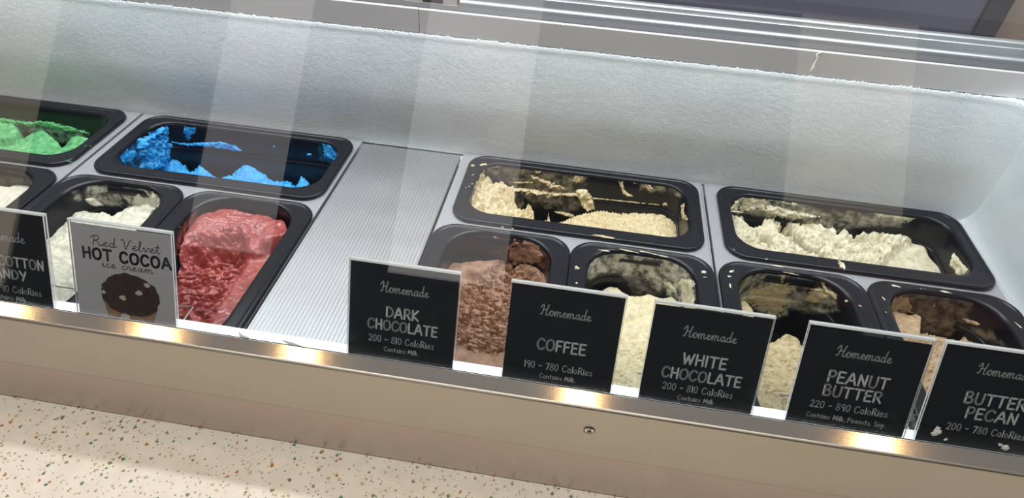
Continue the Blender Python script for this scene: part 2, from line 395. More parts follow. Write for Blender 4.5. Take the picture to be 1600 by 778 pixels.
# dark tinted sliding door behind the track
dd = empty('sliding_door', (-.03, .500, .2224), 'dark tinted sliding door standing behind the aluminium track', 'door panel')
bm = bmesh.new(); box(bm, -.372, .330, .006, .012, .0, .22); from_bm('tinted_pane', bm, M['door'], dd)
bm = bmesh.new(); box(bm, .330, .358, .002, .016, .0, .22); bevel(bm, .002, 2); from_bm('stile', bm, mat('stile_dark', (.06, .055, .06), .35), dd)
bm = bmesh.new(); box(bm, XL, XR+.4, .56, .58, .10, .75); tag(from_bm('wall_rear_room', bm, M['tanwall']), kind='structure')

# the shop behind the photographer, seen mirrored in the glass
bm = bmesh.new(); box(bm, -6, 6, -3.62, -3.55, -.95, 2.4); tag(from_bm('wall_shop', bm, M['darkwall']), kind='structure')
bm = bmesh.new(); box(bm, 1.40, 2.75, -3.55, -3.50, .40, .74); tag(from_bm('trim_3', bm, M['redwall']), kind='structure')
for i, (x0, x1, z0, z1, mm) in enumerate(((-2.76, -2.15, .22, 2.3, 'day'), (-1.34, -.56, .22, 2.3, 'day'), (1.15, 1.90, .95, 2.3, 'daytan'), (-4.9, -4.0, -.3, 2.3, 'daytan'))):
    e = empty('window_%d' % (i+1), ((x0+x1)/2, -3.54, z0), None, None); e['kind'] = 'structure'
    bm = bmesh.new(); hw, hh = (x1-x0)/2, z1-z0; box(bm, -hw, hw, .0, .01, 0, hh); from_bm('pane', bm, M[mm], e)
    bm = bmesh.new(); 
    for a in ((-hw-.04, -hw, 0, hh), (hw, hw+.04, 0, hh), (-hw-.04, hw+.04, -.04, 0), (-hw-.04, hw+.04, hh, hh+.04)): box(bm, a[0], a[1], .0, .03, a[2], a[3])
    from_bm('window_frame', bm, M['darkwall'], e)
bm = bmesh.new(); box(bm, -6, 6, -3.55, -.3, -1.0, -.95); tag(from_bm('floor_shop', bm, mat('shop_floor', (.30, .27, .24), .5)), kind='structure')

# ------------------------------------------------------------------ deck: frames and plate
MOD = [(-1.3025, -.9265), (-.9225, -.5445), (-.3785, -.0022), (.0022, .3785)]
FLAB = ['grey steel frame around the green tub at the left end', 'grey steel frame around the blue, milk white and red tubs',
        'grey steel frame around the tan, chocolate and pale yellow tubs', 'grey steel frame around the ivory tub at the right end wall']
fx0, fx1 = .0945, .2820
def frame_mesh():
    bm = bmesh.new(); W = .3763; cx = W/2
    z0, z1 = -.0016, 0.0
    def loop(pts):
        vs = [bm.verts.new((x, y, z1)) for x, y in pts]; return [bm.edges.new((vs[k], vs[(k+1) % len(vs)])) for k in range(len(vs))]
    def hole(hx_, hy_, cx_, cy_, r_):
        return [(cx_+sx*(hx_-r_)+r_*math.cos(math.radians(a0+15*k)), cy_+sy*(hy_-r_)+r_*math.sin(math.radians(a0+15*k))) for sx, sy, a0 in ((1, 1, 0), (-1, 1, 90), (-1, -1, 180), (1, -1, 270)) for k in range(7)]
    es = loop([(0, -.0195), (W, -.0195), (W, .4475), (0, .4475)])
    for hx_, hy_, cx_, cy_, r_ in ((.1772-.010, .0848-.010, cx, .3565, .020), (.0938-.010, .14025-.0093, fx0, .12175, .024), (.0938-.010, .14025-.0093, fx1, .12175, .024)): es += loop(hole(hx_, hy_, cx_, cy_, r_))
    bmesh.ops.triangle_fill(bm, use_beauty=True, use_dissolve=False, edges=es)
    for f_ in bm.faces:
        if f_.normal.z < 0: f_.normal_flip()
    g_ = bmesh.ops.extrude_face_region(bm, geom=bm.faces[:])
    bmesh.ops.translate(bm, verts=[v for v in g_['geom'] if isinstance(v, bmesh.types.BMVert)], vec=(0, 0, z0))
    bmesh.ops.recalc_face_normals(bm, faces=bm.faces)
    box(bm, -.0002, .0010, .0, .4475, -.022, z0); box(bm, W-.0010, W+.0002, .0, .4475, -.022, z0)
    box(bm, .001, W-.001, .4465, .4475, -.0075, z0)
    me = bpy.data.meshes.new('pan_frame'); bm.normal_update(); bm.to_mesh(me); bm.free(); me.materials.append(M['deck']); return me
fm = frame_mesh()
fb = bmesh.new(); box(fb, .3752, .3766, .004, .4475, .0, .0014); flm = bpy.data.meshes.new('flange'); fb.to_mesh(flm); fb.free(); flm.materials.append(M['track'])
for (x0, x1), lb in zip(MOD, FLAB):
    o = bpy.data.objects.new('pan_frame', fm); COL.objects.link(o); o.location = (x0, 0, 0); tag(o, lb, 'frame', 'steel frames that hold the tubs')
    k = bpy.data.objects.new('flange', flm); COL.objects.link(k); k.parent = o
# ridged cover plate over the empty bay
x0, x1 = -.5412, -.3822; nr = 33; pv = []; pt = (x1-x0)/nr
xs = []
for i in range(nr):
    for fx, zz_ in ((.0, 0), (.30, 0), (.42, .00055), (.62, .00055), (.74, 0)): xs.append((x0+(i+fx)*pt, .0012+zz_))
xs.append((x1, .0012)); n_ = len(xs)
v = [(x, .0, z) for x, z in xs]+[(x, .437, z) for x, z in xs]+[(x0, .0, -.010), (x1, .0, -.010), (x0, .437, -.010), (x1, .437, -.010)]
f = [(i, i+1, n_+i+1, n_+i) for i in range(n_-1)]+[(2*n_, 0, n_, 2*n_+2), (n_-1, 2*n_+1, 2*n_+3, 2*n_-1), (2*n_+2, *range(n_, 2*n_), 2*n_+3)]
tag(from_py('ridged_cover_plate', v, f, M['plate']), 'ridged aluminium plate covering the empty bay between blue and tan tubs', 'plate')
# ------------------------------------------------------------------ tubs
def rr(cx, cy, hx, hy, r, nc=12, ns=24, nsy=14):
    """rounded rectangle: core points and outward normals (2 arrays)"""
    pts, nor = [], []
    for (sx, sy, a0) in ((1, 1, 0), (-1, 1, 90), (-1, -1, 180), (1, -1, 270)):
        for i in range(nc+1):
            a = math.radians(a0+90*i/nc); pts.append((cx+sx*(hx-r), cy+sy*(hy-r))); nor.append((math.cos(a), math.sin(a)))
        nx_ = {0: (-1, 1), 90: (-1, -1), 180: (1, -1), 270: (1, 1)}[a0]
        p0 = np.array(pts[-1]); p1 = np.array((cx+nx_[0]*(hx-r), cy+nx_[1]*(hy-r))); k = ns if a0 in (0, 180) else nsy
        for j in range(1, k): pts.append(tuple(p0+(p1-p0)*j/k)); nor.append(nor[-1])
    return np.array(pts), np.array(nor)
DEPTH = .118
def wall_e(z):
    t = np.clip(-np.asarray(z, float), 0, DEPTH)
    e = .0015+.055*t+.0014*ss(.0385, .0405, t)
    fl = np.clip((t-(DEPTH-.014))/.014, 0, 1)
    return e+.014*(1-np.sqrt(np.clip(1-fl*fl, 0, 1)))
class Tub:
    def __init__(s, kind, cx):
        s.kind = kind; s.cx = cx
        if kind == 'back': s.oc, s.oh, s.oR = (cx, .3565), (.1772, .0848), .030; s.ic, s.ih, s.iR = (cx, .3605), (.1590, .0645), .036
        else: s.oc, s.oh, s.oR = (cx, .12175), (.0938, .14025), .034; s.ic, s.ih, s.iR = (cx, .12375), (.0705, .12825), .046
def tub_mesh(kind):
    t = Tub(kind, 0); NC = dict(nc=12, ns=24, nsy=14)
    po, no = rr(*t.oc, *t.oh, t.oR, **NC); pi, ni = rr(*t.ic, *t.ih, t.iR, **NC)
    O = lambda d, z: np.c_[po+no*(t.oR-d), np.full(len(po), z)]
    I = lambda e, z: np.c_[pi+ni*(t.iR-e), np.full(len(pi), z)]
    mixf = lambda k, z: np.c_[(1-k)*(po+no*(t.oR-.0085))+k*(pi+ni*(t.iR+.0015)), np.full(len(po), z)]
    loops = [O(.0135, -.012), O(.0125, -.0012), O(.004, .0006), O(.0008, .0007), O(.0, .0018), O(.0, .0040), O(.0007, .0054), O(.0022, .0061), O(.0045, .0060), O(.0058, .0050), O(.0066, .0046), O(.0085, .0046),
             mixf(.35, .0046), mixf(.7, .0045), mixf(1.0, .0042), I(-.0006, .0032), I(.0004, .0018), I(.0013, -.0005)]
    for z in (-.01, -.02, -.03, -.0385, -.0392, -.0399, -.0405, -.05, -.065, -.08, -.095, -.103): loops.append(I(float(wall_e(z)), z))
    for a in (20, 40, 60, 75, 88): z = -(DEPTH-.014)-.014*math.sin(math.radians(a)); loops.append(I(float(wall_e(z)), z))
    n_in = len(loops)
    loops.append(I(.030, -DEPTH-.0002))
    V = np.concatenate(loops); k = len(po); F = []
    for j in range(len(loops)-1):
        for i in range(k): F.append((j*k+i, j*k+(i+1) % k, (j+1)*k+(i+1) % k, (j+1)*k+i))
    F.append(tuple(range((len(loops)-1)*k, len(loops)*k)))
    # outside skin
    b0 = len(V); outs = [O(.0135, -.012), I(-.0035+.002, -.030), I(.0045, -.075), I(.012, -DEPTH-.004)]
    V = np.concatenate([V]+outs)
    for j in range(len(outs)-1):
        for i in range(k): F.append((b0+(j+1)*k+i, b0+(j+1)*k+(i+1) % k, b0+j*k+(i+1) % k, b0+j*k+i))
    F.append(tuple(reversed(range(b0+(len(outs)-1)*k, b0+len(outs)*k))))
    me = bpy.data.meshes.new('ice_cream_tub'); me.from_pydata([tuple(p) for p in V.tolist()], [], F); me.materials.append(M['tub'])
    me.polygons.foreach_set('use_smooth', [True]*len(me.polygons)); me.update()
    bm = bmesh.new(); bm.from_mesh(me); bmesh.ops.remove_doubles(bm, verts=bm.verts, dist=1e-6); bmesh.ops.recalc_face_normals(bm, faces=bm.faces); bm.to_mesh(me); bm.free()
    return me
TM = {'back': tub_mesh('back'), 'front': tub_mesh('front')}
TUBS = {
 'green': ('back', (MOD[0][0]+MOD[0][1])/2, 'black tub of bright green ice cream at the far left of the rear row'),
 'blue': ('back', -.7285, 'black tub scraped nearly empty of bright blue ice cream'),
 'cookie': ('back', -.1867, 'black tub of tan ice cream heaped against its left end, rear row'),
 'white': ('back', .1948, 'black tub of ivory ice cream at the right end of the rear row'),
 'plain': ('front', MOD[0][0]+fx1, 'black tub of smooth white ice cream behind the cotton candy sign'),
 'milk': ('front', MOD[1][0]+fx0, 'black tub of milk white ice cream with streaked walls left of the red tub'),
 'red': ('front', MOD[1][0]+fx1+.001, 'black tub heaped with raspberry red ice cream beside the ridged plate'),
 'choc': ('front', MOD[2][0]+fx0, 'black tub of milk chocolate ice cream behind the dark chocolate sign'),
 'coffee': ('front', MOD[2][0]+fx1, 'black tub of pale yellow ice cream behind the coffee sign'),
 'peanut': ('front', MOD[3][0]+fx0, 'black tub with greyish yellow smears behind the white chocolate sign'),
 'pecan': ('front', MOD[3][0]+fx1, 'tub of brownish tan ice cream at the right wall, front row'),
}
TO = {}
for k, (kind, cx, lb) in TUBS.items():
    o = bpy.data.objects.new('ice_cream_tub', TM[kind]); COL.objects.link(o); o.location = (cx, 0, .0002)
    tag(o, lb, 'tub', 'black ice cream tubs in the deck'); TO[k] = Tub(kind, cx)

# ------------------------------------------------------------------ ice cream
class Ctx: pass
def mass(key, name, mt, H, label, res=.00105, zmax=.0):
    """ice cream lying in a tub: a relief cut to the tub's inner walls"""
    t = TO[key]; (cx, cy), (hx, hy) = t.ic, t.ih
    xs = np.arange(cx-hx-.001, cx+hx+.001, res); ys = np.arange(cy-hy-.001, cy+hy+.001, res)
    X, Y = np.meshgrid(xs, ys, indexing='ij')
    c = Ctx(); c.X, c.Y = X, Y; c.x = (X-cx)/hx; c.y = (Y-cy)/hy; c.fl = -DEPTH-.0012; c.t = t
    def m(poly, z, soft=3.0, na=3.0, nf=160, o=3):
        u, v = pix(np.stack([X, Y, np.full_like(X, z)], -1))
        return ss(-soft, soft, poly_sd(u, v, poly)+na*fbm(X*nf, Y*nf, z*50, o))
    def P(u, v, z, rx, ry=None, rot=0):
        p = at(u, v, z); ry = ry or rx; dx, dy = X-p[0], Y-p[1]; c_, s_ = math.cos(rot), math.sin(rot)
        return np.exp(-(((dx*c_+dy*s_)/rx)**2+((-dx*s_+dy*c_)/ry)**2))
    c.m, c.P = m, P
    c.n = lambda f, o=3, s=0.0, a=1.0, rot=0.0: fbm((X*math.cos(rot)+Y*math.sin(rot))*f*a, (-X*math.sin(rot)+Y*math.cos(rot))*f, s, o)
    Z = H(c)
    e = wall_e(Z); R = t.iR-e
    qx = np.abs(X-cx)-(hx-e-R); qy = np.abs(Y-cy)-(hy-e-R)
    sd = np.hypot(np.maximum(qx, 0), np.maximum(qy, 0))+np.minimum(np.maximum(qx, qy), 0)-R
    Q = grid_quads(*X.shape); ok = ((sd < .0011) & (Z > -DEPTH-.0010)).ravel()
    Q = Q[ok[Q].sum(1) >= 3]
    o, _ = quads_np(name, np.stack([X, Y, Z], -1).reshape(-1, 3), Q, IC[mt])
    return tag(o, label, 'ice cream', 'ice creams in the tubs')
def wallgrid(t, nz=120, nc=34, ns=300, nsy=120):
    p, n_ = rr(*t.ic, *t.ih, t.iR, nc=nc, ns=ns if t.kind == 'back' else nsy, nsy=nsy if t.kind == 'back' else 170)
    z = np.linspace(.001, -DEPTH+.004, nz); Zg = np.repeat(z[None], len(p), 0)
    return p, n_, Zg
def wall_points(t, p, n_, Zg, off):
    r = t.iR-(wall_e(Zg)+off)
    return np.concatenate([p[:, None, :]+n_[:, None, :]*r[..., None], Zg[..., None]], -1)
def close_quads(nu, nv):
    i = np.arange(nu*nv).reshape(nu, nv); j = np.roll(i, -1, 0)
    return np.stack([i[:, :-1], j[:, :-1], j[:, 1:], i[:, 1:]], -1).reshape(-1, 4)
def smear(key, mt, patches, parent):
    for pt_ in patches: smear1(key, mt, [pt_], parent)
def smear1(key, mt, patches, parent, name='smear'):
    """lumps and streaks of cream stuck to the tub's walls; patch = (outline, thickness, softness px, noise px, noise freq)"""
    t = TO[key]; p, n_, Zg = wallgrid(t)
    W = wall_points(t, p, n_, Zg, 0.0); u, v = pix(W); off = np.full(Zg.shape, -.0012)
    far = (n_[:, 1] > -.35)[:, None] & np.ones_like(Zg, bool)
    for k, (poly, th, soft, na, nf) in enumerate(patches):
        sd = poly_sd(u, v, poly)+1.5*na*fbm(W[..., 0]*nf, W[..., 1]*nf, W[..., 2]*nf+k, 3)+1.1*na*fbm(W[..., 0]*nf*2.6, W[..., 1]*nf*2.6, W[..., 2]*nf*2.6+k, 2)
        q = ss(-soft, soft*1.8, sd)
        rel = .55+.45*fbm(W[..., 0]*90, W[..., 1]*90, W[..., 2]*90+k*3, 2)*1.6+.25*fbm(W[..., 0]*260, W[..., 1]*260, W[..., 2]*260, 2)
        off = np.where(far, np.maximum(off, -.0012+(th*np.clip(rel, .2, 2)+.0012)*q), off)
    V = wall_points(t, p, n_, Zg, off); Q = close_quads(*Zg.shape); ok = (off > -.0006).ravel(); Q = Q[ok[Q].sum(1) >= 1]
    if len(Q): return quads_np(name, V.reshape(-1, 3), Q, IC[mt], parent)[0]
FILM_N = [0]
def film(key, mt, patches, parent):
    for pt_ in patches: film1(key, mt, [pt_], parent)
def film1(key, mt, patches, parent):
    """thin see-through smears; patch = (outline, strength, softness px, noise px, noise freq)"""
    t = TO[key]; p, n_, Zg = wallgrid(t, 90)
    FILM_N[0] += 1; W = wall_points(t, p, n_, Zg, 0.0004+.00025*(FILM_N[0] % 5)); u, v = pix(W); al = np.zeros(Zg.shape); far = (n_[:, 1] > -.35)[:, None] & np.ones_like(Zg, bool)
    for k, (poly, a, soft, na, nf) in enumerate(patches):
        sd = poly_sd(u, v, poly)+na*fbm(W[..., 0]*nf, W[..., 1]*nf, W[..., 2]*nf+k, 3); al = np.maximum(al, a*ss(-soft, soft, sd)*far)
    Q = close_quads(*Zg.shape); ok = (al > .015).ravel(); Q = Q[ok[Q].sum(1) >= 1]
    if not len(Q): return
    o, used = quads_np('film', W.reshape(-1, 3), Q, FILM[mt], parent)
    at_ = o.data.attributes.new('film', 'FLOAT', 'POINT'); at_.data.foreach_set('value', al.ravel()[used].astype(np.float32)); return o
def splat(mt, spots, parent, seed=1):
    for i, sp in enumerate(spots): splat1(mt, [sp], parent, seed+i)
def splat1(mt, spots, parent, seed=1):
    """crumbs and smears stuck on the rim: (u, v, z, length, width, height, angle)"""
    V, F = [], []; R_ = np.random.RandomState(seed)
    for (u_, v_, z, a, b, h, ang) in spots:
        c0 = at(u_, v_, z); nr_, na_ = 5, 18; base = len(V); V.append((c0[0], c0[1], z+h)); jit = 1+.32*R_.normal(size=na_)
        for i in range(1, nr_+1):
            for j in range(na_):
                th = 2*math.pi*j/na_; r = i/nr_; k = 1+(jit[j]-1)*r
                dx, dy = a*r*k*math.cos(th), b*r*k*math.sin(th)
                V.append((c0[0]+dx*math.cos(ang)-dy*math.sin(ang), c0[1]+dx*math.sin(ang)+dy*math.cos(ang), z+h*math.sqrt(max(0, 1-r*r))-.0003*(i == nr_)))
        for j in range(na_): F.append((base, base+1+j, base+1+(j+1) % na_))
        for i in range(nr_-1):
            for j in range(na_): F.append((base+1+i*na_+j, base+1+(i+1)*na_+j, base+1+(i+1)*na_+(j+1) % na_, base+1+i*na_+(j+1) % na_))
    return from_py('splatter', V, F, IC[mt], parent, True)
def lerp(a, b, t): return a+(b-a)*t
def pits(c, f, amp, a=.35, rot=0.0, s=0.0, thr=.12):
    """torn, open crumb that a scoop leaves: short gouges across the pull"""
    return -amp*ss(thr, thr+.22, c.n(f, 3, s, a, rot))

def cracks(c, f, amp, a=.4, rot=0.0, s=0.0, k=3.2, br=.0):
    """short thin tears across the pull of the scoop"""
    r = 1-np.abs(c.n(f, 2, s, a, rot))*k
    return -amp*ss(.45, .95, r)*ss(br-.12, br+.12, c.n(f*.55, 2, s+5, .8, rot))
# --- green
def H_green(c):
    Z = np.full_like(c.X, c.fl)
    low = c.m([(-70, 205), (0, 214), (14, 227), (26, 222), (45, 214), (69, 212), (82, 217), (96, 226), (110, 220), (125, 214), (141, 211), (150, 235), (120, 290), (-70, 290)], -.055, 2.5, 2, 130)
    top = -.050+.004*c.n(26, 2, 1)+.0035*c.n(80, 3, 2)+.0012*c.n(300, 2, 3, .3, .7)+.010*c.P(69, 213, -.05, .022)+.008*c.P(135, 214, -.05, .02)-.008*c.P(96, 226, -.05, .012)
    Z = lerp(Z, top, low)
    left = c.m([(-70, 186), (0, 190), (22, 196), (34, 206), (30, 222), (-70, 235)], -.045, 2.5, 3, 120)
    return np.maximum(Z, lerp(c.fl, -.036+.005*c.n(60, 3, 8), left))
g = mass('green', 'ice_cream', 'green', H_green, 'bright green ice cream scooped low in the far left rear tub')
smear('green', 'green', [([(-70, 180), (0, 184), (40, 190), (68, 188.5), (100, 195), (120, 200.5), (141, 209), (141, 211.5), (122, 207), (104, 205), (88, 201), (60, 196), (45, 198), (33, 195), (0, 196), (-70, 200)], .004, 1.6, 2.0, 130)], g)
film('green', 'green', [([(-70, 183), (40, 190), (100, 196), (140, 210), (110, 222), (95, 222), (80, 215), (60, 211), (33, 205), (-70, 200)], .55, 4, 5, 110), ([(77, 150), (84, 150), (84, 160), (77, 160)], .5, 1.5, 1, 200)], g)
splat('green', [(137, 228, .0048, .004, .0014, .001, .2), (108, 252, .006, .005, .0008, .0006, -.1)], g)

# --- blue
def H_blue(c):
    top = -.072+.005*c.n(45, 3, 1)+.0025*c.n(140, 3, 2)+.001*c.n(420, 2, 3)+.016*c.P(392, 268, -.075, .020, .02)+.012*c.P(270, 262, -.075, .022, .016)+.007*c.P(314, 268, -.075, .010)+.008*c.P(474, 284, -.075, .010)
    k = c.m([(236, 263), (242, 258), (254, 252), (279.5, 253), (297, 265), (314, 262), (325.5, 266), (343, 276), (360, 270), (392, 261.4), (409, 266), (426, 279), (455, 281), (461, 286), (472, 278), (485, 283), (486, 340), (230, 320)], -.072, 3.6, 4.0, 230)
    return lerp(c.fl, top, k)
g = mass('blue', 'ice_cream', 'blue', H_blue, 'last scraps of bright blue ice cream smeared around a nearly empty tub')
smear('blue', 'blue', [
    ([(215, 219), (220, 210), (228, 201), (238, 197), (248, 192), (252, 197), (258, 195), (264, 203), (262, 213), (263, 222), (269, 227.5), (265, 240), (264, 253), (254, 266), (246, 262), (240, 268), (233.5, 262), (228, 268), (225, 250.5), (217, 240)], .015, 2.2, 2.5, 150),
    ([(184, 239), (192, 231), (204, 236), (212, 234), (214, 243), (206, 247), (204, 255), (197, 252), (192, 260), (183, 248)], .005, 1.6, 3.0, 240),
    ([(289.6, 191.6), (298, 190), (304, 194.4), (305.4, 206), (299, 212), (295, 219), (290, 214), (287, 204)], .003, 1.2, 3.2, 300),
    ([(268, 221), (290, 224), (318, 222.6), (345, 221.5), (368, 227), (378, 235.5), (372, 236.5), (340, 231.5), (315, 229), (296, 228), (270, 224)], .004, 1.3, 1.2, 260),
    ([(503.8, 224.6), (511, 221.8), (519, 232), (526, 242), (522.5, 250), (513, 249), (506.7, 244.8)], .005, 1.6, 1.6, 200),
    ([(500, 283), (509.5, 271), (512, 276), (506.7, 284)], .004, 1.2, 1, 200), ([(426, 228), (430, 226), (431, 231), (427, 232)], .003, 1, .6, 300), ([(479, 240), (486, 239), (487, 243), (480, 243)], .003, 1, .8, 300),
    ([(215, 262), (232, 246), (235, 249), (221, 266)], .004, 1, 1, 220)], g)
film('blue', 'blue', [([(183, 240), (214, 220), (266, 225), (262, 262), (225, 272), (190, 262)], .5, 4, 6, 120), ([(498, 218), (530, 235), (524, 255), (498, 250)], .35, 3, 4, 120)], g)

# --- tan (rear)
def H_cookie(c):
    Z = np.full_like(c.X, c.fl)
    lf = c.m([(738, 300), (744, 278), (752, 272), (768, 268), (787, 278), (802, 291), (806, 306), (803, 319), (814, 326), (826, 319), (836.5, 329), (836, 342), (846, 338), (856, 332), (858, 320), (862, 330), (866, 345), (880, 343), (890, 360), (890, 430), (720, 400), (725, 330)], -.045, 2.4, 2.5, 150)
    dist = np.clip((c.X-(-.345))/.13, 0, 1)
    top = lerp(-.010, -.064, dist**.8)+.0085*c.n(48, 3, 1)+.0075*c.n(125, 3, 2)+.0026*c.n(330, 2, 5)+cracks(c, 90, .007, .7, .9, 51, 2.4, .0)
    top += -.016*c.P(800, 312, -.04, .010, .018)*(c.n(90, 2, 9) > -.2)+.014*c.P(858, 330, -.055, .004, .007)+.008*c.P(828, 330, -.05, .012)
    Z = lerp(Z, top, lf)
    rt = c.m([(862, 348), (878, 344), (890, 338), (905, 333), (931, 327), (962, 330), (989, 327), (1038, 320), (1046, 318), (1056, 326), (1064, 330), (1074, 322), (1080, 340), (1080, 460), (860, 430)], -.058, 2.2, 2, 140)
    tr_ = -.058+.010*ss(.35, .9, c.x)+.0035*c.n(40, 2, 4)
    tr_ += .0022*np.sin((c.X*1.0+c.Y*.35)*2*math.pi/.0052+2.6*c.n(70, 2, 6))*ss(.10, .35, c.y+.5)*ss(.62, .3, c.x)*.6+cracks(c, 230, .0036, 1.6, .25, 2, 2.6, -.05)
    tr_ += .012*c.P(1045, 322, -.05, .008)+.007*c.P(1072, 330, -.04, .005, .012)-.010*c.P(925, 322, -.06, .03, .008, .2)
    return np.maximum(Z, lerp(c.fl, tr_, rt))
g = mass('cookie', 'ice_cream', 'cookie', H_cookie, 'tan ice cream heaped at both ends of the rear tub beside the ridged plate')
smear('cookie', 'cookie', [
    ([(742, 300), (743, 275), (746, 262), (752, 258), (757, 256), (758, 262), (754, 270), (760, 282), (750, 320), (738, 330)], .006, 2, 2, 200),
    ([(768, 256), (776, 253), (780, 263), (772, 262)], .004, 1.3, 1.5, 250),
    ([(800, 294), (822, 295), (856, 300), (880, 302), (899, 301), (899, 297), (915, 296), (925, 309), (929, 326), (918, 329), (908, 318), (903, 307), (884, 306), (852, 304), (820, 299), (800, 298)], .010, 1.6, 1.5, 220),
    ([(797, 284), (832, 284), (834, 286), (800, 287)], .003, 1, 1, 260), ([(830, 275), (838, 276), (856, 283), (880, 292), (882, 296), (860, 294), (852, 288), (835, 281)], .004, 1.2, 2.4, 260),
    ([(834, 262), (843, 261), (845, 270), (838, 272)], .003, 1.1, 1.5, 300), ([(896, 271), (912, 273), (910, 281), (902, 286), (893, 283), (898, 277)], .0028, 1.2, 2, 260),
    ([(964, 277), (970, 275), (973, 282), (975, 295), (982, 302), (990, 306), (984, 308), (974, 304), (969, 291)], .004, 1.2, .8, 240),
    ([(1006, 282), (1012, 284), (1018, 292), (1022, 296), (1012, 298), (1008, 290)], .004, 1.2, 1.5, 260), ([(990, 284), (996, 284), (996, 287), (990, 287)], .003, 1, 1, 300),
    ([(820, 297), (828, 297), (829, 304), (822, 305)], .004, 1.2, 1.4, 300), ([(853, 304), (866, 305), (860, 310), (853, 309)], .004, 1.2, 1.4, 300),
    ([(864, 329), (884, 332), (897, 335), (898, 341), (888, 340), (868, 332)], .004, 1.3, 1, 250), ([(925, 308), (975, 313), (1030, 319), (1030, 321), (975, 316), (926, 311)], .002, 1, .8, 200),
    ([(1066, 320), (1074, 316), (1077, 326), (1074, 345), (1066, 342)], .006, 1.6, 1, 200), ([(1034, 318), (1042, 316), (1044, 322), (1036, 322)], .004, 1.2, 1, 240)], g)
film('cookie', 'cookie', [([(745, 258), (840, 262), (880, 272), (916, 278), (900, 330), (830, 320), (800, 290), (770, 275)], .40, 6, 10, 90), ([(1000, 276), (1072, 290), (1070, 305), (1000, 297)], .55, 4, 7, 110), ([(820, 318), (808, 300), (795, 292), (812, 330)], .5, 3, 4, 120)], g)
splat('cookie', [(738, 259, .005, .003, .0022, .002, .5), (754, 258, .004, .006, .0025, .002, .6), (946, 370, .0062, .0125, .0017, .0012, -.06), (785, 355, .0055, .0016, .001, .0008, 0), (801, 357.5, .0055, .0013, .0009, .0008, 0), (738, 287, .005, .0018, .0005, .0005, 0), (733, 291, .005, .0012, .0006, .0006, .8), (728, 293, .005, .001, .0006, .0005, .3), (739, 273, .005, .0022, .0006, .0005, 1.1)], g, 4)

# --- ivory (rear right)
def H_white(c):
    k = c.m([(1140, 340), (1148, 333), (1170, 330), (1195, 329), (1230, 340), (1268, 344), (1288, 336), (1300, 347), (1311, 362), (1323, 352), (1345, 348), (1361, 343), (1383, 340), (1409, 353), (1440, 363), (1460, 372), (1472, 397), (1488, 407), (1508, 420), (1513, 436), (1520, 480), (1400, 490), (1170, 450), (1140, 380)], -.034, 2.0, 3.0, 120)
    top = -.033+.009*c.n(38, 3, 1)+.0075*c.n(95, 3, 2)+.0030*c.n(260, 3, 3)+cracks(c, 110, .006, .7, .3, 41, 2.6, .0)+.010*c.P(1288, 345, -.04, .014)+.012*c.P(1383, 348, -.04, .02, .014)
    for hp in ([(1163, 345), (1175, 341), (1190, 347), (1188, 358), (1172, 362), (1162, 355)], [(1213, 364), (1222, 357), (1234, 362), (1239, 372), (1228, 379), (1215, 374)], [(1203, 344), (1240, 347), (1268, 350), (1270, 355), (1230, 353), (1206, 350)],
               [(1318, 362), (1330, 356), (1352, 362), (1352, 372), (1330, 376), (1318, 370)], [(1183, 374), (1192, 374), (1206, 386), (1200, 391), (1188, 384)], [(1236, 372), (1246, 378), (1266, 394), (1290, 404), (1280, 407), (1256, 400), (1240, 388)]):
        top = lerp(top, -.105+.02*c.n(120, 2, 31), c.m(hp, -.045, 2.0, 3.5, 180))
    sm = c.m([(1370, 425), (1400, 395), (1440, 380), (1468, 384), (1478, 400), (1482, 440), (1400, 470)], -.05, 6, 2, 60)
    top = lerp(top, -.046+.0015*c.n(40, 2, 7)+.008*c.P(1450, 388, -.045, .03, .012, .3), sm)
    top += -.032*c.P(1480, 425, -.05, .0045, .03, .42)+.010*c.P(1500, 420, -.045, .007, .022, .5)
    top += -.024*c.P(1262, 400, -.05, .020, .006, -.65)-.016*c.P(1350, 386, -.05, .034, .005, .12)-.016*c.P(1194, 380, -.05, .011, .006, -.6)
    top += -.05*c.P(1226, 368, -.05, .010, .010)*(c.n(120, 2, 5) > -.3)-.04*c.P(1172, 352, -.045, .009)-.05*c.P(1338, 365, -.05, .012, .008)-.03*c.P(1240, 344, -.04, .022, .0035, -.1)
    return lerp(c.fl, top, k)
g = mass('white', 'ice_cream', 'white', H_white, 'roughly scooped ivory ice cream in the rear tub beside the right wall')
smear('white', 'white', [
    ([(1134, 312), (1138, 305), (1150, 301), (1158, 303), (1153, 312), (1152, 326), (1148, 333), (1142, 326), (1137, 320)], .006, 2, 1, 160),
    ([(1160, 302), (1182, 299), (1195, 303), (1200, 318), (1190, 326), (1170, 330), (1152, 332), (1160, 318)], .004, 1.6, 5, 260),
    ([(1193, 304), (1217, 303), (1233, 308), (1245, 320), (1238, 322), (1222, 314), (1205, 314)], .006, 1.8, 3, 200),
    ([(1195, 320), (1215, 322), (1240, 330), (1262, 334), (1280, 338), (1240, 342), (1195, 334)], .006, 1.8, 3.0, 180),
    ([(1240, 307), (1272, 311), (1272, 313), (1242, 310)], .002, 1, .8, 200), ([(1188, 322), (1194, 315), (1196, 326), (1190, 330)], .006, 1.5, 1, 250),
    ([(1368, 330), (1400, 330), (1436, 336), (1420, 346), (1390, 340), (1368, 340)], .002, 1.4, 3.5, 220), ([(1490, 395), (1515, 425), (1513, 436), (1498, 432), (1485, 410)], .006, 2, 1.2, 160)], g)
film('white', 'white', [([(1150, 300), (1240, 308), (1290, 335), (1330, 350), (1310, 368), (1240, 345), (1150, 332)], .55, 5, 9, 120), ([(1300, 330), (1440, 335), (1410, 350), (1330, 356)], .45, 5, 8, 120)], g)
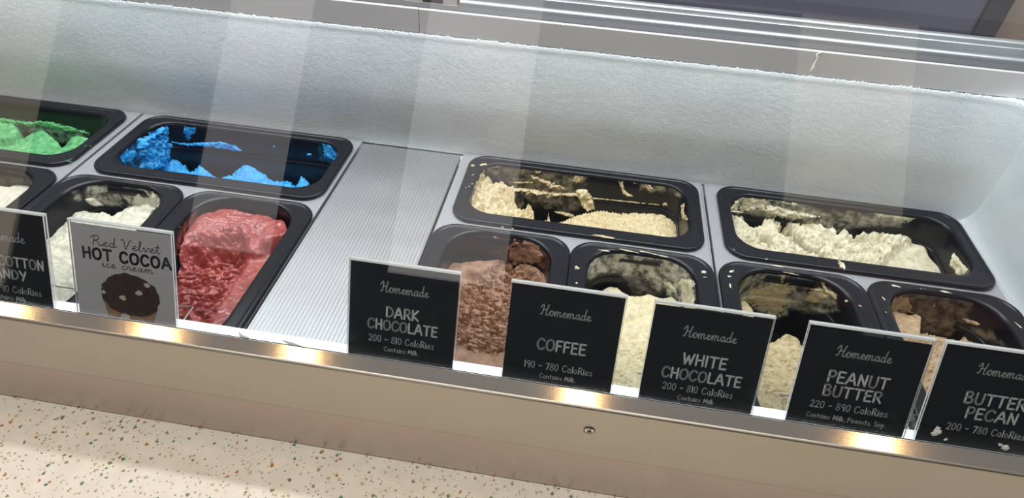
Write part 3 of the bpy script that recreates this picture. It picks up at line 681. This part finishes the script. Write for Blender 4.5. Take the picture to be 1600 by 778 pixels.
splat('white', [(1316, 414, .0062, .0035, .0075, .002, .15), (1150, 331, .004, .006, .0012, .0012, 0), (1147, 390, .0058, .0012, .001, .0008, 0), (1529, 397, .0046, .0012, .009, .0008, .32), (1198, 405, .0055, .0022, .001, .0008, .2)], g, 6)

# --- smooth white behind the cotton candy sign
def H_plain(c):
    k = c.m([(-60, 296), (0, 295.5), (18, 296), (28, 293), (37, 291.5), (51, 296), (60, 330), (60, 420), (-80, 420)], -.030, 2, 1.5, 90)
    return lerp(c.fl, -.022+.003*c.n(30, 2, 1)+.001*c.n(120, 3, 2), k)
g = mass('plain', 'ice_cream', 'milk', H_plain, 'smooth white ice cream showing behind the cotton candy sign')
film('plain', 'milk', [([(-60, 260), (60, 268), (50, 300), (-60, 300)], .22, 6, 8, 90)], g)

# --- milk white, streaked tub
def H_milk(c):
    k = c.m([(66, 342), (74, 335), (86, 326), (99, 326), (106, 336), (112, 334), (118, 330.5), (131, 328), (150, 330), (162, 331), (175, 337), (185, 331.5), (198, 325), (207, 318), (220, 314), (231, 311), (243, 310), (251, 318), (270, 330), (250, 520), (90, 520), (60, 420)], -.036, 2.0, 2.2, 110)
    top = -.033+.006*c.n(40, 3, 1)+.0034*c.n(110, 3, 2)+.0008*c.n(350, 2, 3)+.014*c.P(245, 325, -.04, .02, .03)
    top += -.016*c.P(150, 336, -.044, .009, .004)-.020*c.P(176, 335, -.044, .007, .005)-.014*c.P(110, 344, -.046, .006, .014, -.7)-.010*c.P(196, 330, -.044, .006, .004)
    return lerp(c.fl, top, k)
g = mass('milk', 'ice_cream', 'milk', H_milk, 'soft milk white ice cream behind the red velvet sign')
smear('milk', 'milk', [([(132, 311), (145, 309), (160, 317), (168, 322), (150, 323), (138, 318)], .005, 1.8, 1.5, 150), ([(226, 330), (231, 312), (242, 300), (250, 315), (246, 335), (236, 345)], .006, 2, 2, 150), ([(205, 316), (212, 304), (219, 297), (224, 308), (229, 302), (234, 310), (238, 300), (243, 316), (225, 330), (208, 326)], .003, 1.6, 2, 200)], g)
film('milk', 'milk', [([(134, 292), (150, 290), (170, 292), (182, 300), (190, 314), (200, 322), (170, 322), (150, 316), (136, 306)], .85, 4, 4, 90), ([(191, 294), (208, 293), (230, 298), (262, 304), (260, 320), (232, 330), (206, 322), (194, 308)], 1.0, 3, 4, 130), ([(112, 298), (122, 296), (126, 312), (114, 314)], .5, 3, 3, 150), ([(100, 285), (110, 285), (110, 292), (100, 292)], .3, 3, 3, 150)], g)

# --- red
def H_red(c):
    k = c.m([(255, 425), (268, 395), (281, 372), (294, 348), (302, 330), (304, 320), (311, 317), (318, 322), (340, 326), (355, 323), (372, 327), (399, 332), (402, 330), (425, 336), (447, 346), (452, 362), (470, 366), (480, 420), (420, 560), (250, 560)], -.012, 2.2, 2.0, 70)
    crown = -.0125-.010*np.clip((-c.y+.1)*.9, 0, 1)+.0035*c.n(22, 2, 1)+.002*c.n(70, 2, 2)
    crown += .006*c.P(330, 345, -.01, .024, .016)+.005*c.P(425, 372, -.015, .018, .02)-.005*c.P(405, 375, -.015, .007, .02, .2)-.003*c.P(352, 348, -.01, .008)+.005*c.P(311, 320, -.01, .006)
    crown += -.007*c.P(398, 358, -.012, .010, .013, .3)*(.6+.6*c.n(160, 2, 6))
    grain = c.m([(298, 378), (318, 352), (355, 338), (385, 345), (398, 370), (380, 392), (320, 392)], -.015, 8, 6, 90)
    crown += grain*(.0026*c.n(260, 3, 4)+.0026*np.abs(c.n(150, 2, 7)))+.0035*c.n(55, 2, 17)*ss(-.3, .4, c.y)
    # scooped trough running towards the front
    tr_ = c.m([(262, 400), (285, 396), (300, 388), (340, 380), (372, 374), (384, 384), (380, 404), (368, 424), (350, 448), (330, 478), (312, 510), (290, 560), (230, 560), (250, 440)], -.026, 11, 4.0, 90)
    trough = -.036+.004*c.n(34, 3, 11)+.0046*c.n(105, 3, 12)+.0028*c.n(230, 3, 13, .5, .5)-.004+cracks(c, 120, .009, .5, .35, 14, 2.2, -.2)
    flat = c.m([(376, 398), (398, 402), (424, 396), (470, 380), (480, 420), (420, 560), (280, 560), (312, 508), (335, 476), (360, 434)], -.030, 5, 2.0, 90)
    Z = lerp(crown, -.031+.0012*c.n(40, 3, 15)+.0006*c.n(200, 2, 16), flat)
    Z = Z+.004*c.P(395, 398, -.025, .028, .004, .25)
    Z = lerp(Z, trough, tr_)
    Z += -.020*c.P(352, 394, -.03, .020, .007, .15)-.012*c.P(310, 400, -.03, .014, .006, -.2)
    return lerp(c.fl, Z, k)
g = mass('red', 'ice_cream', 'red', H_red, 'raspberry red ice cream with a rough scooped trough, beside the ridged plate', .00095)
film('red', 'red', [([(262, 400), (296, 330), (310, 308), (316, 320), (300, 345), (275, 400)], .8, 4, 5, 120)], g)
splat('red', [(272, 357, .001, .006, .002, .0014, .7)], g)

# --- chocolate
def H_choc(c):
    k = c.m([(672, 440), (680, 420), (688, 408), (693, 405), (705, 410), (720, 411), (732, 409), (745, 406.5), (770, 406), (788, 404), (805, 409), (820, 410), (832, 417), (845, 424), (853, 430), (862, 424), (875, 440), (890, 700), (640, 700)], -.036, 2.2, 1.6, 80)
    top = -.034+.002*c.n(25, 2, 1)+.0012*c.n(90, 2, 2)+.0004*c.n(300, 2, 3)+.004*c.P(820, 425, -.035, .025, .02)
    gr = c.m([(772, 420), (792, 410), (818, 418), (838, 436), (842, 470), (818, 500), (802, 540), (775, 556), (742, 552), (715, 540), (712, 500), (716, 470), (728, 452), (748, 436)], -.040, 7, 4, 80)
    groove = -.043+.003*c.n(34, 2, 4)+cracks(c, 125, .0095, .45, -.30, 5, 2.3, -.16)+cracks(c, 230, .0050, .42, -.30, 9, 2.3, -.1)+.0010*c.n(300, 2, 8)
    Z = lerp(top, groove, gr)
    Z += -.016*c.P(738, 432, -.038, .010, .007, -.2)-.010*c.P(745, 463, -.04, .013, .004, -.5)+.006*c.P(748, 448, -.04, .012, .004, -.3)+.005*c.P(735, 452, -.04, .006, .008)-.008*c.P(728, 500, -.042, .006, .02)
    return lerp(c.fl, Z, k)
g = mass('choc', 'ice_cream', 'choc', H_choc, 'milk chocolate ice cream with an open-crumb scooped groove behind its sign', .0007)
smear('choc', 'choc', [([(793, 384), (798, 378), (805, 375), (814, 378), (822, 376.5), (832, 379), (840, 383), (845, 392), (848, 400), (843, 412), (825, 413), (802, 409), (792, 400), (797, 392)], .0045, 2, 2.5, 160), ([(854, 386), (862, 391), (866, 400), (863, 410), (861, 400), (856, 392)], .004, 1.4, .8, 200), ([(770, 370), (780, 368), (783, 374), (774, 376)], .003, 1.4, 1, 200),
    ([(686, 398), (690, 400), (680, 425), (674, 412), (680, 404)], .003, 1.5, 1.5, 200), ([(800, 404), (806, 398), (812, 405), (808, 414), (800, 414)], .006, 1.5, 1, 240)], g)
film('choc', 'choc', [([(760, 395), (800, 370), (860, 385), (866, 420), (780, 408)], .7, 4, 5, 110), ([(676, 440), (686, 385), (692, 390), (684, 440)], .4, 3, 3, 150)], g)

# --- pale yellow (behind coffee sign)
def H_coffee(c):
    k = c.m([(900, 470), (930, 458), (941, 453), (951, 447.5), (965, 448), (972, 455), (978, 460), (992, 463), (1002, 461), (1012, 459), (1022, 463), (1035, 466), (1050, 462), (1064, 463), (1070, 455), (1090, 458), (1110, 480), (1130, 760), (880, 760)], -.054, 2.2, 1.6, 90)
    top = -.052+.0035*c.n(30, 3, 1)+.0018*c.n(90, 3, 2)+.0006*c.n(300, 2, 3)+cracks(c, 170, .0030, .40, .1, 4, 3, .0)*ss(.35, .1, c.y)+cracks(c, 300, .002, .4, .1, 14, 3, .0)*ss(.35, .1, c.y)+.006*c.P(995, 480, -.05, .014, .01)-.006*c.P(985, 500, -.052, .01, .006)
    return lerp(c.fl, top, k)
g = mass('coffee', 'ice_cream', 'coffee', H_coffee, 'pale yellow ice cream low in the tub behind the coffee sign')
smear('coffee', 'white', [([(1066, 470), (1066, 452), (1060, 444), (1064, 436), (1075, 434), (1082, 438), (1090, 450), (1092, 470), (1094, 490), (1070, 485)], .005, 2, 2, 150), ([(1034, 440), (1046, 440), (1056, 450), (1058, 460), (1050, 452), (1040, 446)], .004, 1.5, 1, 180), ([(1078, 418), (1092, 418), (1097, 430), (1096, 445), (1090, 432)], .004, 1.6, 1.6, 180)], g)
film('coffee', 'coffee', [([(908, 400), (925, 393), (960, 393), (1010, 396), (1060, 404), (1096, 420), (1100, 470), (1060, 470), (1000, 432), (960, 425), (935, 428), (905, 440)], .85, 5, 8, 80), ([(980, 432), (1040, 438), (1036, 462), (990, 462)], .35, 5, 6, 90), ([(905, 415), (925, 400), (960, 405), (975, 425), (940, 424), (905, 445)], .9, 4, 5, 90), ([(974, 396), (990, 396), (984, 430), (974, 428)], 1.0, 3, 2, 90)], g)
splat('white', [(902, 419, .0048, .0028, .003, .0016, 0), (901, 442, .0048, .0015, .0014, .001, 0), (980, 391.5, .0046, .012, .0009, .0008, -.1), (1008, 394, .0046, .012, .0011, .0008, -.1), (945, 391.5, .0045, .006, .0012, .001, 0), (1035, 400, .0042, .006, .001, .001, -.1), (1099, 425, .0048, .003, .003, .0014, .5), (1101, 433, .0048, .0025, .0006, .0006, 0)], g, 8)

# --- greyish yellow smears (behind white chocolate sign)
def H_peanut(c):
    k1 = c.m([(1142, 492), (1146, 478), (1150, 471), (1158, 469), (1166, 471), (1174, 480), (1180, 492), (1176, 506), (1140, 510)], -.045, 2, 1.5, 90)
    Z = lerp(c.fl, -.042+.004*c.n(40, 2, 1)+.001*c.n(200, 2, 2), k1)
    k2 = c.m([(1100, 520), (1150, 530), (1180, 540), (1203, 536), (1214, 531), (1225, 526), (1238, 527), (1246, 530), (1252, 540), (1290, 560), (1320, 820), (1090, 820)], -.060, 2.4, 2, 90)
    Z2 = -.056+.003*c.n(30, 2, 3)+.0012*c.n(110, 3, 4)+cracks(c, 180, .0034, .38, .15, 6, 3, .0)+.006*c.P(1226, 530, -.058, .014, .006)
    return np.maximum(Z, lerp(c.fl, Z2, k2))
g = mass('peanut', 'ice_cream', 'peanut', H_peanut, 'tan ice cream left in the tub between the white chocolate and peanut butter signs')
smear('peanut', 'peanut', [([(1162, 463), (1172, 452), (1186, 448), (1196, 446), (1206, 436), (1222, 430), (1233, 432), (1234, 455), (1230, 470), (1222, 490), (1212, 496), (1195, 488), (1178, 480)], .002, 3, 6, 140), ([(1255, 470), (1268, 450), (1284, 452), (1298, 462), (1290, 472), (1270, 475)], .003, 2, 4, 160), ([(1283, 436), (1286, 438), (1292, 452), (1308, 460), (1306, 474), (1300, 464), (1286, 456)], .003, 1.5, 1.2, 180)], g)
film('peanut', 'peanut', [([(1140, 425), (1180, 422), (1230, 428), (1262, 432), (1262, 455), (1240, 480), (1215, 500), (1150, 470), (1142, 440)], .8, 5, 9, 90), ([(1240, 462), (1300, 450), (1310, 485), (1260, 490), (1235, 480)], .5, 4, 8, 110)], g)
splat('white', [(1218, 417, .0046, .010, .0022, .0014, -.15), (1143, 424, .0046, .004, .002, .001, .6), (1139, 432, .0046, .0025, .002, .001, .3), (1141, 446, .0046, .0012, .005, .001, 0), (1128, 437, .0048, .001, .002, .0008, -.4), (1235, 427, .0042, .008, .0006, .0006, -.1), (1322, 470, .0048, .0022, .0016, .001, .4), (1344, 478, .0048, .0022, .001, .0008, -.5)], g, 9)

# --- brownish tan (right end)
def H_pecan(c):
    k1 = c.m([(1384, 482), (1395, 484), (1404, 491), (1412, 490.5), (1420, 494), (1430, 491), (1438, 500), (1436, 540), (1380, 540)], -.035, 2, 2, 120)
    Z = lerp(c.fl, -.030+.004*c.n(40, 2, 1)+.002*c.n(150, 3, 2), k1)
    k2 = c.m([(1330, 540), (1400, 520), (1436, 516), (1460, 522), (1480, 530), (1497, 529), (1508, 521), (1518, 521), (1526, 535), (1540, 560), (1640, 840), (1320, 840)], -.050, 2.4, 3, 100)
    Z2 = -.048+.004*c.n(40, 3, 3)+.0025*c.n(140, 3, 4)+cracks(c, 180, .0040, .5, .2, 6, 2.6, -.1)+.002*c.n(260, 2, 21)
    return np.maximum(Z, lerp(c.fl, Z2, k2))
g = mass('pecan', 'ice_cream', 'pecan', H_pecan, 'brownish tan ice cream low in the right end tub behind the butter pecan sign')
smear('pecan', 'pecan', [([(1384, 486), (1386, 470), (1400, 462), (1424, 464), (1428, 490)], .0015, 3, 4, 150), ([(1456, 472), (1463, 472), (1462, 480), (1456, 479)], .002, 1.2, 1.2, 240), ([(1500, 496), (1520, 500), (1532, 506), (1528, 510), (1512, 506)], .003, 1.5, 1, 200), ([(1351, 454), (1358, 455), (1367, 463), (1362, 470), (1353, 464)], .004, 1.5, .8, 200), ([(1376, 456), (1386, 450), (1388, 462), (1378, 462)], .003, 1.6, 2, 200)], g)  # first smear, and first film below, paint in a brown reflection
film('pecan', 'pecan', [([(1384, 448), (1430, 450), (1520, 462), (1510, 500), (1460, 520), (1384, 500)], .45, 6, 10, 100), ([(1440, 492), (1490, 496), (1490, 525), (1440, 522)], .55, 4, 8, 130), ([(1500, 508), (1545, 515), (1570, 540), (1540, 530)], .5, 4, 5, 120)], g)
splat('white', [(1398, 447, .0042, .006, .0022, .0012, -.1), (1436, 450, .0042, .010, .0018, .0012, -.1), (1473, 455, .0042, .0085, .0026, .0016, -.15), (1508, 461, .0042, .009, .0007, .0006, -.15), (1380, 466, .0046, .001, .004, .0008, .4), (1384, 488, .0046, .0012, .001, .001, 0), (1592, 509, .0046, .001, .005, .0008, .45)], g, 11)

# ------------------------------------------------------------------ stroke lettering
GL = {
 'A': '.80|0 0 .36 1 .44 1 .80 0;.14 .36 .68 .36', 'B': '.66|.06 0 .04 1;~.04 1 .38 1.02 .52 .86 .44 .64 .08 .54;~.08 .54 .48 .50 .64 .28 .50 .04 .06 0',
 'C': '.72|~.68 .84 .48 1.0 .22 .92 .04 .60 .06 .26 .26 .02 .50 .02 .70 .18', 'D': '.70|.06 0 .04 1;~.04 1 .36 .96 .64 .70 .66 .36 .46 .08 .06 0',
 'E': '.60|.58 .98 .06 .98 .06 0 .60 .02;.06 .52 .50 .53', 'F': '.58|.58 .98 .06 .97 .06 0;.06 .52 .48 .53', 'H': '.70|.06 1 .06 0;.64 1 .66 0;.06 .50 .65 .53',
 'I': '.14|.07 1 .07 0', 'K': '.68|.06 1 .06 0;.60 1 .08 .46 .66 0', 'L': '.56|.08 1 .06 .02 .56 .03', 'M': '.86|.04 0 .12 1 .43 .30 .74 1 .84 0',
 'N': '.72|.06 0 .08 1 .62 .02 .66 1', 'O': '.78|~.40 1.0 .12 .86 .03 .48 .14 .10 .40 .0 .66 .14 .76 .52 .66 .88 .40 1.0', 'P': '.62|.06 0 .05 1;~.05 .98 .44 1.0 .60 .76 .44 .50 .06 .44',
 'R': '.66|.06 0 .05 1;~.05 .98 .44 1.0 .58 .76 .42 .54 .06 .48;.30 .48 .66 0', 'S': '.58|~.54 .88 .34 1.0 .10 .88 .10 .64 .46 .44 .54 .20 .36 .0 .06 .12', 'T': '.74|.0 .98 .74 .98;.37 .98 .36 0',
 'U': '.70|~.06 1 .06 .40 .14 .08 .36 .0 .58 .10 .65 .44 .65 1', 'W': '.98|.02 1 .24 0 .48 .80 .72 0 .96 1', 'Y': '.70|.02 1 .34 .50;.70 1 .26 -.04',
 '0': '.60|~.30 1 .08 .84 .04 .46 .12 .12 .30 0 .50 .14 .56 .52 .50 .88 .30 1', '1': '.18|.0 .84 .10 1 .10 0', '2': '.58|~.04 .80 .24 1 .50 .86 .48 .56 .24 .24 .02 .02;.02 .02 .58 .04',
 '7': '.56|.02 .96 .56 .96 .22 0', '8': '.58|~.30 .54 .08 .74 .16 .96 .34 1 .50 .88 .46 .66 .28 .52 .06 .34 .06 .10 .28 0 .52 .12 .52 .36 .30 .54', '9': '.56|~.50 .88 .28 1 .06 .82 .10 .56 .34 .50 .50 .70 .52 .86;.52 .90 .44 0',
 '-': '.44|.04 .44 .42 .45', '.': '.12|.05 .04 .07 .04', ',': '.14|.09 .08 .03 -.14', ' ': '.32|',
 'a': '.56|~.46 .52 .26 .60 .06 .44 .06 .14 .24 .0 .44 .14 .47 .50;.47 .60 .50 0', 'l': '.12|.06 1 .06 0', 'o': '.54|~.27 .60 .06 .46 .04 .18 .24 0 .46 .12 .50 .42 .27 .60', 'i': '.12|.06 .58 .06 0;.05 .80 .07 .80',
 'e': '.52|~.05 .30 .46 .34 .42 .54 .24 .60 .06 .44 .05 .14 .24 0 .48 .10', 's': '.42|~.38 .52 .22 .60 .08 .48 .20 .34 .36 .24 .34 .06 .18 0 .04 .08', 'n': '.50|.05 .60 .05 0;~.05 .40 .22 .60 .40 .54 .44 .30 .44 0', 't': '.40|.19 .92 .20 0;.02 .60 .40 .62',
 'k': '.46|.05 1 .05 0;.40 .56 .07 .26 .44 0', 'u': '.50|~.05 .60 .06 .18 .22 0 .40 .16 .44 .60;.44 .60 .46 0', 'y': '.48|.04 .60 .24 .06;.46 .60 .14 -.36', 'r': '.36|.05 .60 .05 0;~.05 .38 .20 .58 .36 .54', 'm': '.76|.05 .60 .05 0;~.05 .40 .20 .60 .36 .50 .38 0;~.38 .40 .54 .60 .68 .50 .71 0', 'd': '.54|~.44 .50 .24 .58 .06 .42 .06 .14 .24 0 .44 .14;.48 1 .50 0',
}
# joined script: every letter enters and leaves on the baseline
SC = {
 'H': '.80|~-.06 .66 .06 .86 .20 .98 .24 .70 .16 .30 .06 .06 -.06 .10;~.16 .46 .40 .52 .60 .50;~.72 1.0 .62 .70 .52 .30 .54 .04 .68 .02 .80 .12', 'o': '.50|~.0 .12 .14 .40 .32 .46 .44 .30 .36 .06 .18 .02 .12 .22 .24 .44 .40 .38 .50 .30',
 'm': '.86|~.0 .20 .12 .44 .16 .30 .10 0;~.12 .20 .26 .44 .38 .42 .36 .20 .34 0;~.36 .20 .50 .44 .64 .42 .62 .16 .68 .02 .86 .14', 'e': '.46|~.0 .14 .22 .24 .34 .38 .24 .46 .10 .34 .10 .12 .22 .0 .46 .14', 'a': '.56|~.38 .36 .26 .46 .10 .34 .08 .10 .22 .02 .36 .18 .42 .44 .38 .16 .44 .02 .56 .14',
 'd': '.58|~.38 .34 .26 .46 .10 .34 .08 .10 .22 .02 .36 .18 .48 1.0 .40 .30 .42 .04 .58 .14', 'R': '.86|~.10 .0 .18 .50 .26 .92;~-.04 .72 .12 .96 .44 1.04 .62 .86 .50 .62 .26 .52 .46 .40 .62 .06 .86 .12', 'V': '.76|~-.02 .86 .10 1.0 .20 .80 .26 .04 .44 .40 .60 .86 .76 1.0', 'l': '.36|~.0 .14 .20 .60 .26 .96 .16 1.0 .10 .60 .12 .08 .22 .0 .36 .14',
 'v': '.48|~.0 .30 .10 .44 .16 .10 .20 .02 .34 .24 .38 .46 .48 .38', 't': '.38|~.0 .14 .14 .50 .20 .92 .14 .30 .18 .02 .38 .14;-.02 .62 .36 .66', 'i': '.28|~.0 .14 .10 .44 .10 .10 .16 .0 .28 .14;.14 .66 .16 .66', 'c': '.44|~.36 .38 .26 .46 .10 .34 .08 .12 .20 .0 .44 .14', 'r': '.42|~.0 .14 .10 .40 .14 .50 .20 .40 .32 .40 .26 .14 .30 .02 .42 .14', ' ': '.40|',
}
def catmull(p, k=6):
    p = [np.array(q) for q in p]; q = [2*p[0]-p[1]]+p+[2*p[-1]-p[-2]]; out = []
    for i in range(1, len(q)-2):
        for j in range(k):
            t = j/k; a, b, c_, d = q[i-1], q[i], q[i+1], q[i+2]
            out.append(.5*((2*b)+(-a+c_)*t+(2*a-5*b+4*c_-d)*t*t+(-a+3*b-3*c_+d)*t**3))
    return out+[p[-1]]
def text_strokes(s, table, gap):
    x = 0; out = []
    for ch in s:
        wd, st = table[ch].split('|')
        for piece in [q for q in st.split(';') if q]:
            sm = piece.startswith('~'); nums = list(map(float, piece.lstrip('~').split())); pts = [(x+nums[i], nums[i+1]) for i in range(0, len(nums), 2)]
            out.append(catmull(pts) if sm and len(pts) > 2 else [np.array(q) for q in pts])
        x += float(wd)+gap
    return out, x-gap
def lettering(parent, s, u0, u1, w0, hgt, pen, mt, y, table=GL, gap=.20, slope=0.0):
    """writing printed on the card: pen strokes laid flat between u0 and u1"""
    st, wd = text_strokes(s, table, gap); k = (u1-u0)/wd; V, F = [], []
    for line in st:
        P_ = [np.array((u0+q[0]*k, w0+q[1]*hgt+slope*q[0]*k)) for q in line]
        for a, b in zip(P_[:-1], P_[1:]):
            d = b-a; L = np.hypot(*d)
            if L < 1e-7: continue
            nn = np.array((-d[1], d[0]))/L*pen/2; i = len(V); V += [a+nn, a-nn, b-nn, b+nn]; F.append((i, i+1, i+2, i+3))
        for a in P_:
            i = len(V); V += [a+pen/2*np.array((math.cos(t), math.sin(t))) for t in np.arange(8)*math.pi/4+.39]; F.append(tuple(range(i, i+8)))
    return from_py('lettering', [(q[0], y, q[1]) for q in V], F, mt, parent)

# ------------------------------------------------------------------ signs
def sign(cx, lines, label, card='card', gap_top=.0012, H_=.1085, Wd=.1165):
    r = empty('flavour_sign', (cx, .0080, .0122), label, 'sign', 'flavour signs in clear holders along the ledge'); r.rotation_euler = (-math.radians(23), 0, 0)
    h = Wd/2; cb = math.cos(math.radians(23)); sb = math.sin(math.radians(23))
    bm = bmesh.new()
    box(bm, -h, h, -.0026, -.0006, 0, H_); box(bm, -h, h, .0008, .0030, 0, H_); box(bm, -h, h, -.0026, .0030, H_, H_+.0021)
    # foot, level on the ledge
    q = [(.0030, .0), (.0030+.030*cb, .030*sb), (.0030+.030*cb-.0022*sb, .030*sb+.0022*cb), (.0030-.0, .0024)]
    a = [bm.verts.new((-h, y, z)) for y, z in q]; b = [bm.verts.new((h, y, z)) for y, z in q]
    bm.faces.new(a[::-1]); bm.faces.new(b)
    for i in range(4): bm.faces.new((a[i], a[(i+1) % 4], b[(i+1) % 4], b[i]))
    bm.normal_update(); bmesh.ops.recalc_face_normals(bm, faces=bm.faces)
    for f_ in bm.faces:
        if f_.calc_area() < .0006 : f_.material_index = 1
    from_bm('acrylic_holder', bm, [M['acrylic'], M['edge']], r)
    bm = bmesh.new(); box(bm, -h+.0012, h-.0012, -.0003, .0004, .0008, H_-gap_top); c_ = from_bm('card', bm, M[card], r)
    for ln in lines: lettering(c_, *ln[:5], ln[5], ln[6], -.00042, *ln[7:])
    return r, c_
def std(name_lines, cal, cont, hm=(-.0245, .0262, .0772), cal_y=.0175, cont_y=.0075, cal_u=(-.0350, .0355), cont_u=(-.0178, .0195)):
    L = [('Homemade', hm[0], hm[1], hm[2], .0118, .0011, M['ink'], SC, .0)]
    for s, a, b, y, hh in name_lines: L.append((s, a, b, y, hh, 0.0020, M['ink'], GL, .20))
    if cal: L.append((cal, *cal_u, cal_y, .0074, .00105, M['ink'], GL, .22))
    if cont: L.append((cont, *cont_u, cont_y, .0049, .0008, M['ink'], GL, .20))
    return L
CXS = {'CC': -.811, 'HC': -.6665, 'DC': -.3568, 'CO': -.189, 'WC': -.0455, 'PB': .1038, 'BP': .2305}
sign(CXS['CC'], std([('COTTON', -.0035, .0500, .0445, .0110), ('CANDY', -.0205, .0275, .0295, .0105)], '200 - 790 Calories'.replace('ri', 'Ri'), 'Contains Milk.', (-.0255, .0315, .0735), .0130, .0035, (-.0375, .0430), (-.0190, .0245)), 'black cotton candy sign at the left edge, left of the grey cookie sign')
r, c_ = sign(CXS['HC'], [('Red Velvet', -.0345, .0440, .0835, .0110, .0009, M['inkd'], SC, .0), ('ice cream', -.0245, .0345, .0597, .0095, .0008, M['inkd'], SC, .06)], 'grey red velvet hot cocoa sign picturing a dark chocolate scoop', 'cardw', .0025)
lettering(c_, 'HOT COCOA', -.0455, .0545, .0680, .0118, .0030, M['inkd'], -.00042, GL, .26)
# printed picture of the scoop in its cup
def blob(cx, cy, rx, ry, seed, amp, n_=40):
    R_ = np.random.RandomState(seed); ph = R_.rand(6)*6.28
    return [(cx+rx*(1+amp*sum(math.sin(k*t+ph[k])/k for k in range(2, 6))+amp*.35*math.sin(17*t+ph[1])+amp*.3*math.sin(11*t+ph[2]))*math.cos(t), cy+ry*(1+amp*sum(math.sin(k*t+ph[k])/k for k in range(2, 6))+amp*.35*math.sin(17*t+ph[1])+amp*.3*math.sin(11*t+ph[2]))*math.sin(t)) for t in np.arange(n_)*2*math.pi/n_]
def print_shape(name, pts, mt, y): return from_py(name, [(u_, y, w_) for u_, w_ in pts], [tuple(range(len(pts)))], mt, c_)
waf = cream('waffle_print', (.22, .12, .07), (.34, .20, .12), .6, 260, bump=0.0); dk = cream('scoop_print', (.020, .010, .008), (.055, .028, .022), .6, 260, bump=0.0)
print_shape('printed_cup', [(-.0285, .034), (-.026, .018), (-.0225, .0015), (.031, .0015), (.0345, .012), (.0395, .032)], waf, -.00042)
print_shape('printed_scoop', blob(.0055, .0305, .0335, .0255, 3, .05, 64), dk, -.00050)
mb = mat('marshmallow_print', (.55, .46, .38), .6)
for k, (a, b, s) in enumerate(((-.0036, .0265, .0040), (.0158, .0350, .0042), (.0258, .0455, .0036), (-.0022, .0045, .0052), (-.026, .030, .003))): print_shape('printed_marshmallow', blob(a, b, s, s*.7, k, .2, 14), mb, -.00058)
sign(CXS['DC'], std([('DARK', -.0172, .0172, .0502, .0112), ('CHOCOLATE', -.0366, .0378, .0350, .0110)], '200 - 810 CaloRies', 'Contains Milk.', (-.0238, .0265, .0778), .0202, .0104), 'black dark chocolate sign standing in front of the ridged plate')
sign(CXS['CO'], std([('COFFEE', -.0243, .0252, .0392, .0120)], '190 - 780 CaloRies', 'Contains Milk.', (-.0247, .0262, .0775), .0170, .0068), 'black coffee sign between the dark chocolate and white chocolate signs')
sign(CXS['WC'], std([('WHITE', -.0203, .0227, .0465, .0118), ('CHOCOLATE', -.0382, .0405, .0291, .0114)], '200 - 810 CaloRies', 'Contains Milk.', (-.0243, .0275, .0762), .0156, .0058), 'black white chocolate sign between the coffee and peanut butter signs', 'card', .0022)
sign(CXS['PB'], std([('PEANUT', -.0280, .0294, .0505, .0120), ('BUTTER', -.0288, .0269, .0350, .0116)], '220 - 890 CaloRies', 'Contains Milk, Peanuts, Soy.', (-.0259, .0258, .0788), .0205, .0090, (-.0376, .0372), (-.0385, .0381)), 'black peanut butter sign, second from the right', 'card', .0045)
r, c_ = sign(CXS['BP'], std([('BUTTER', -.0245, .0312, .0493, .0118), ('PECAN', -.0187, .0285, .0332, .0118)], '200 - 780 CaloRies', None, (-.0216, .0284, .0812), .0180, .0, (-.0320, .0415)), 'black butter pecan sign with smeared bottom edge, rightmost of the row')
bm = bmesh.new()
for a, b, s in ((-.040, .0145, .0040), (-.0425, .0120, .0030), (-.041, .0185, .0022), (.0260, .0085, .0036), (.020, .0110, .0016), (-.030, .0075, .0014)):
    mm = Matrix.Translation((a, -.0028, b)) @ Matrix.Diagonal((s, .0012, s*.8, 1)); bmesh.ops.create_icosphere(bm, subdivisions=3, radius=1, matrix=mm)
for v in bm.verts: v.co += Vector((.0006*math.sin(v.co.z*2400), 0, .0006*math.sin(v.co.x*2700)))
from_bm('cream_smear', bm, M['drip'], r, True)
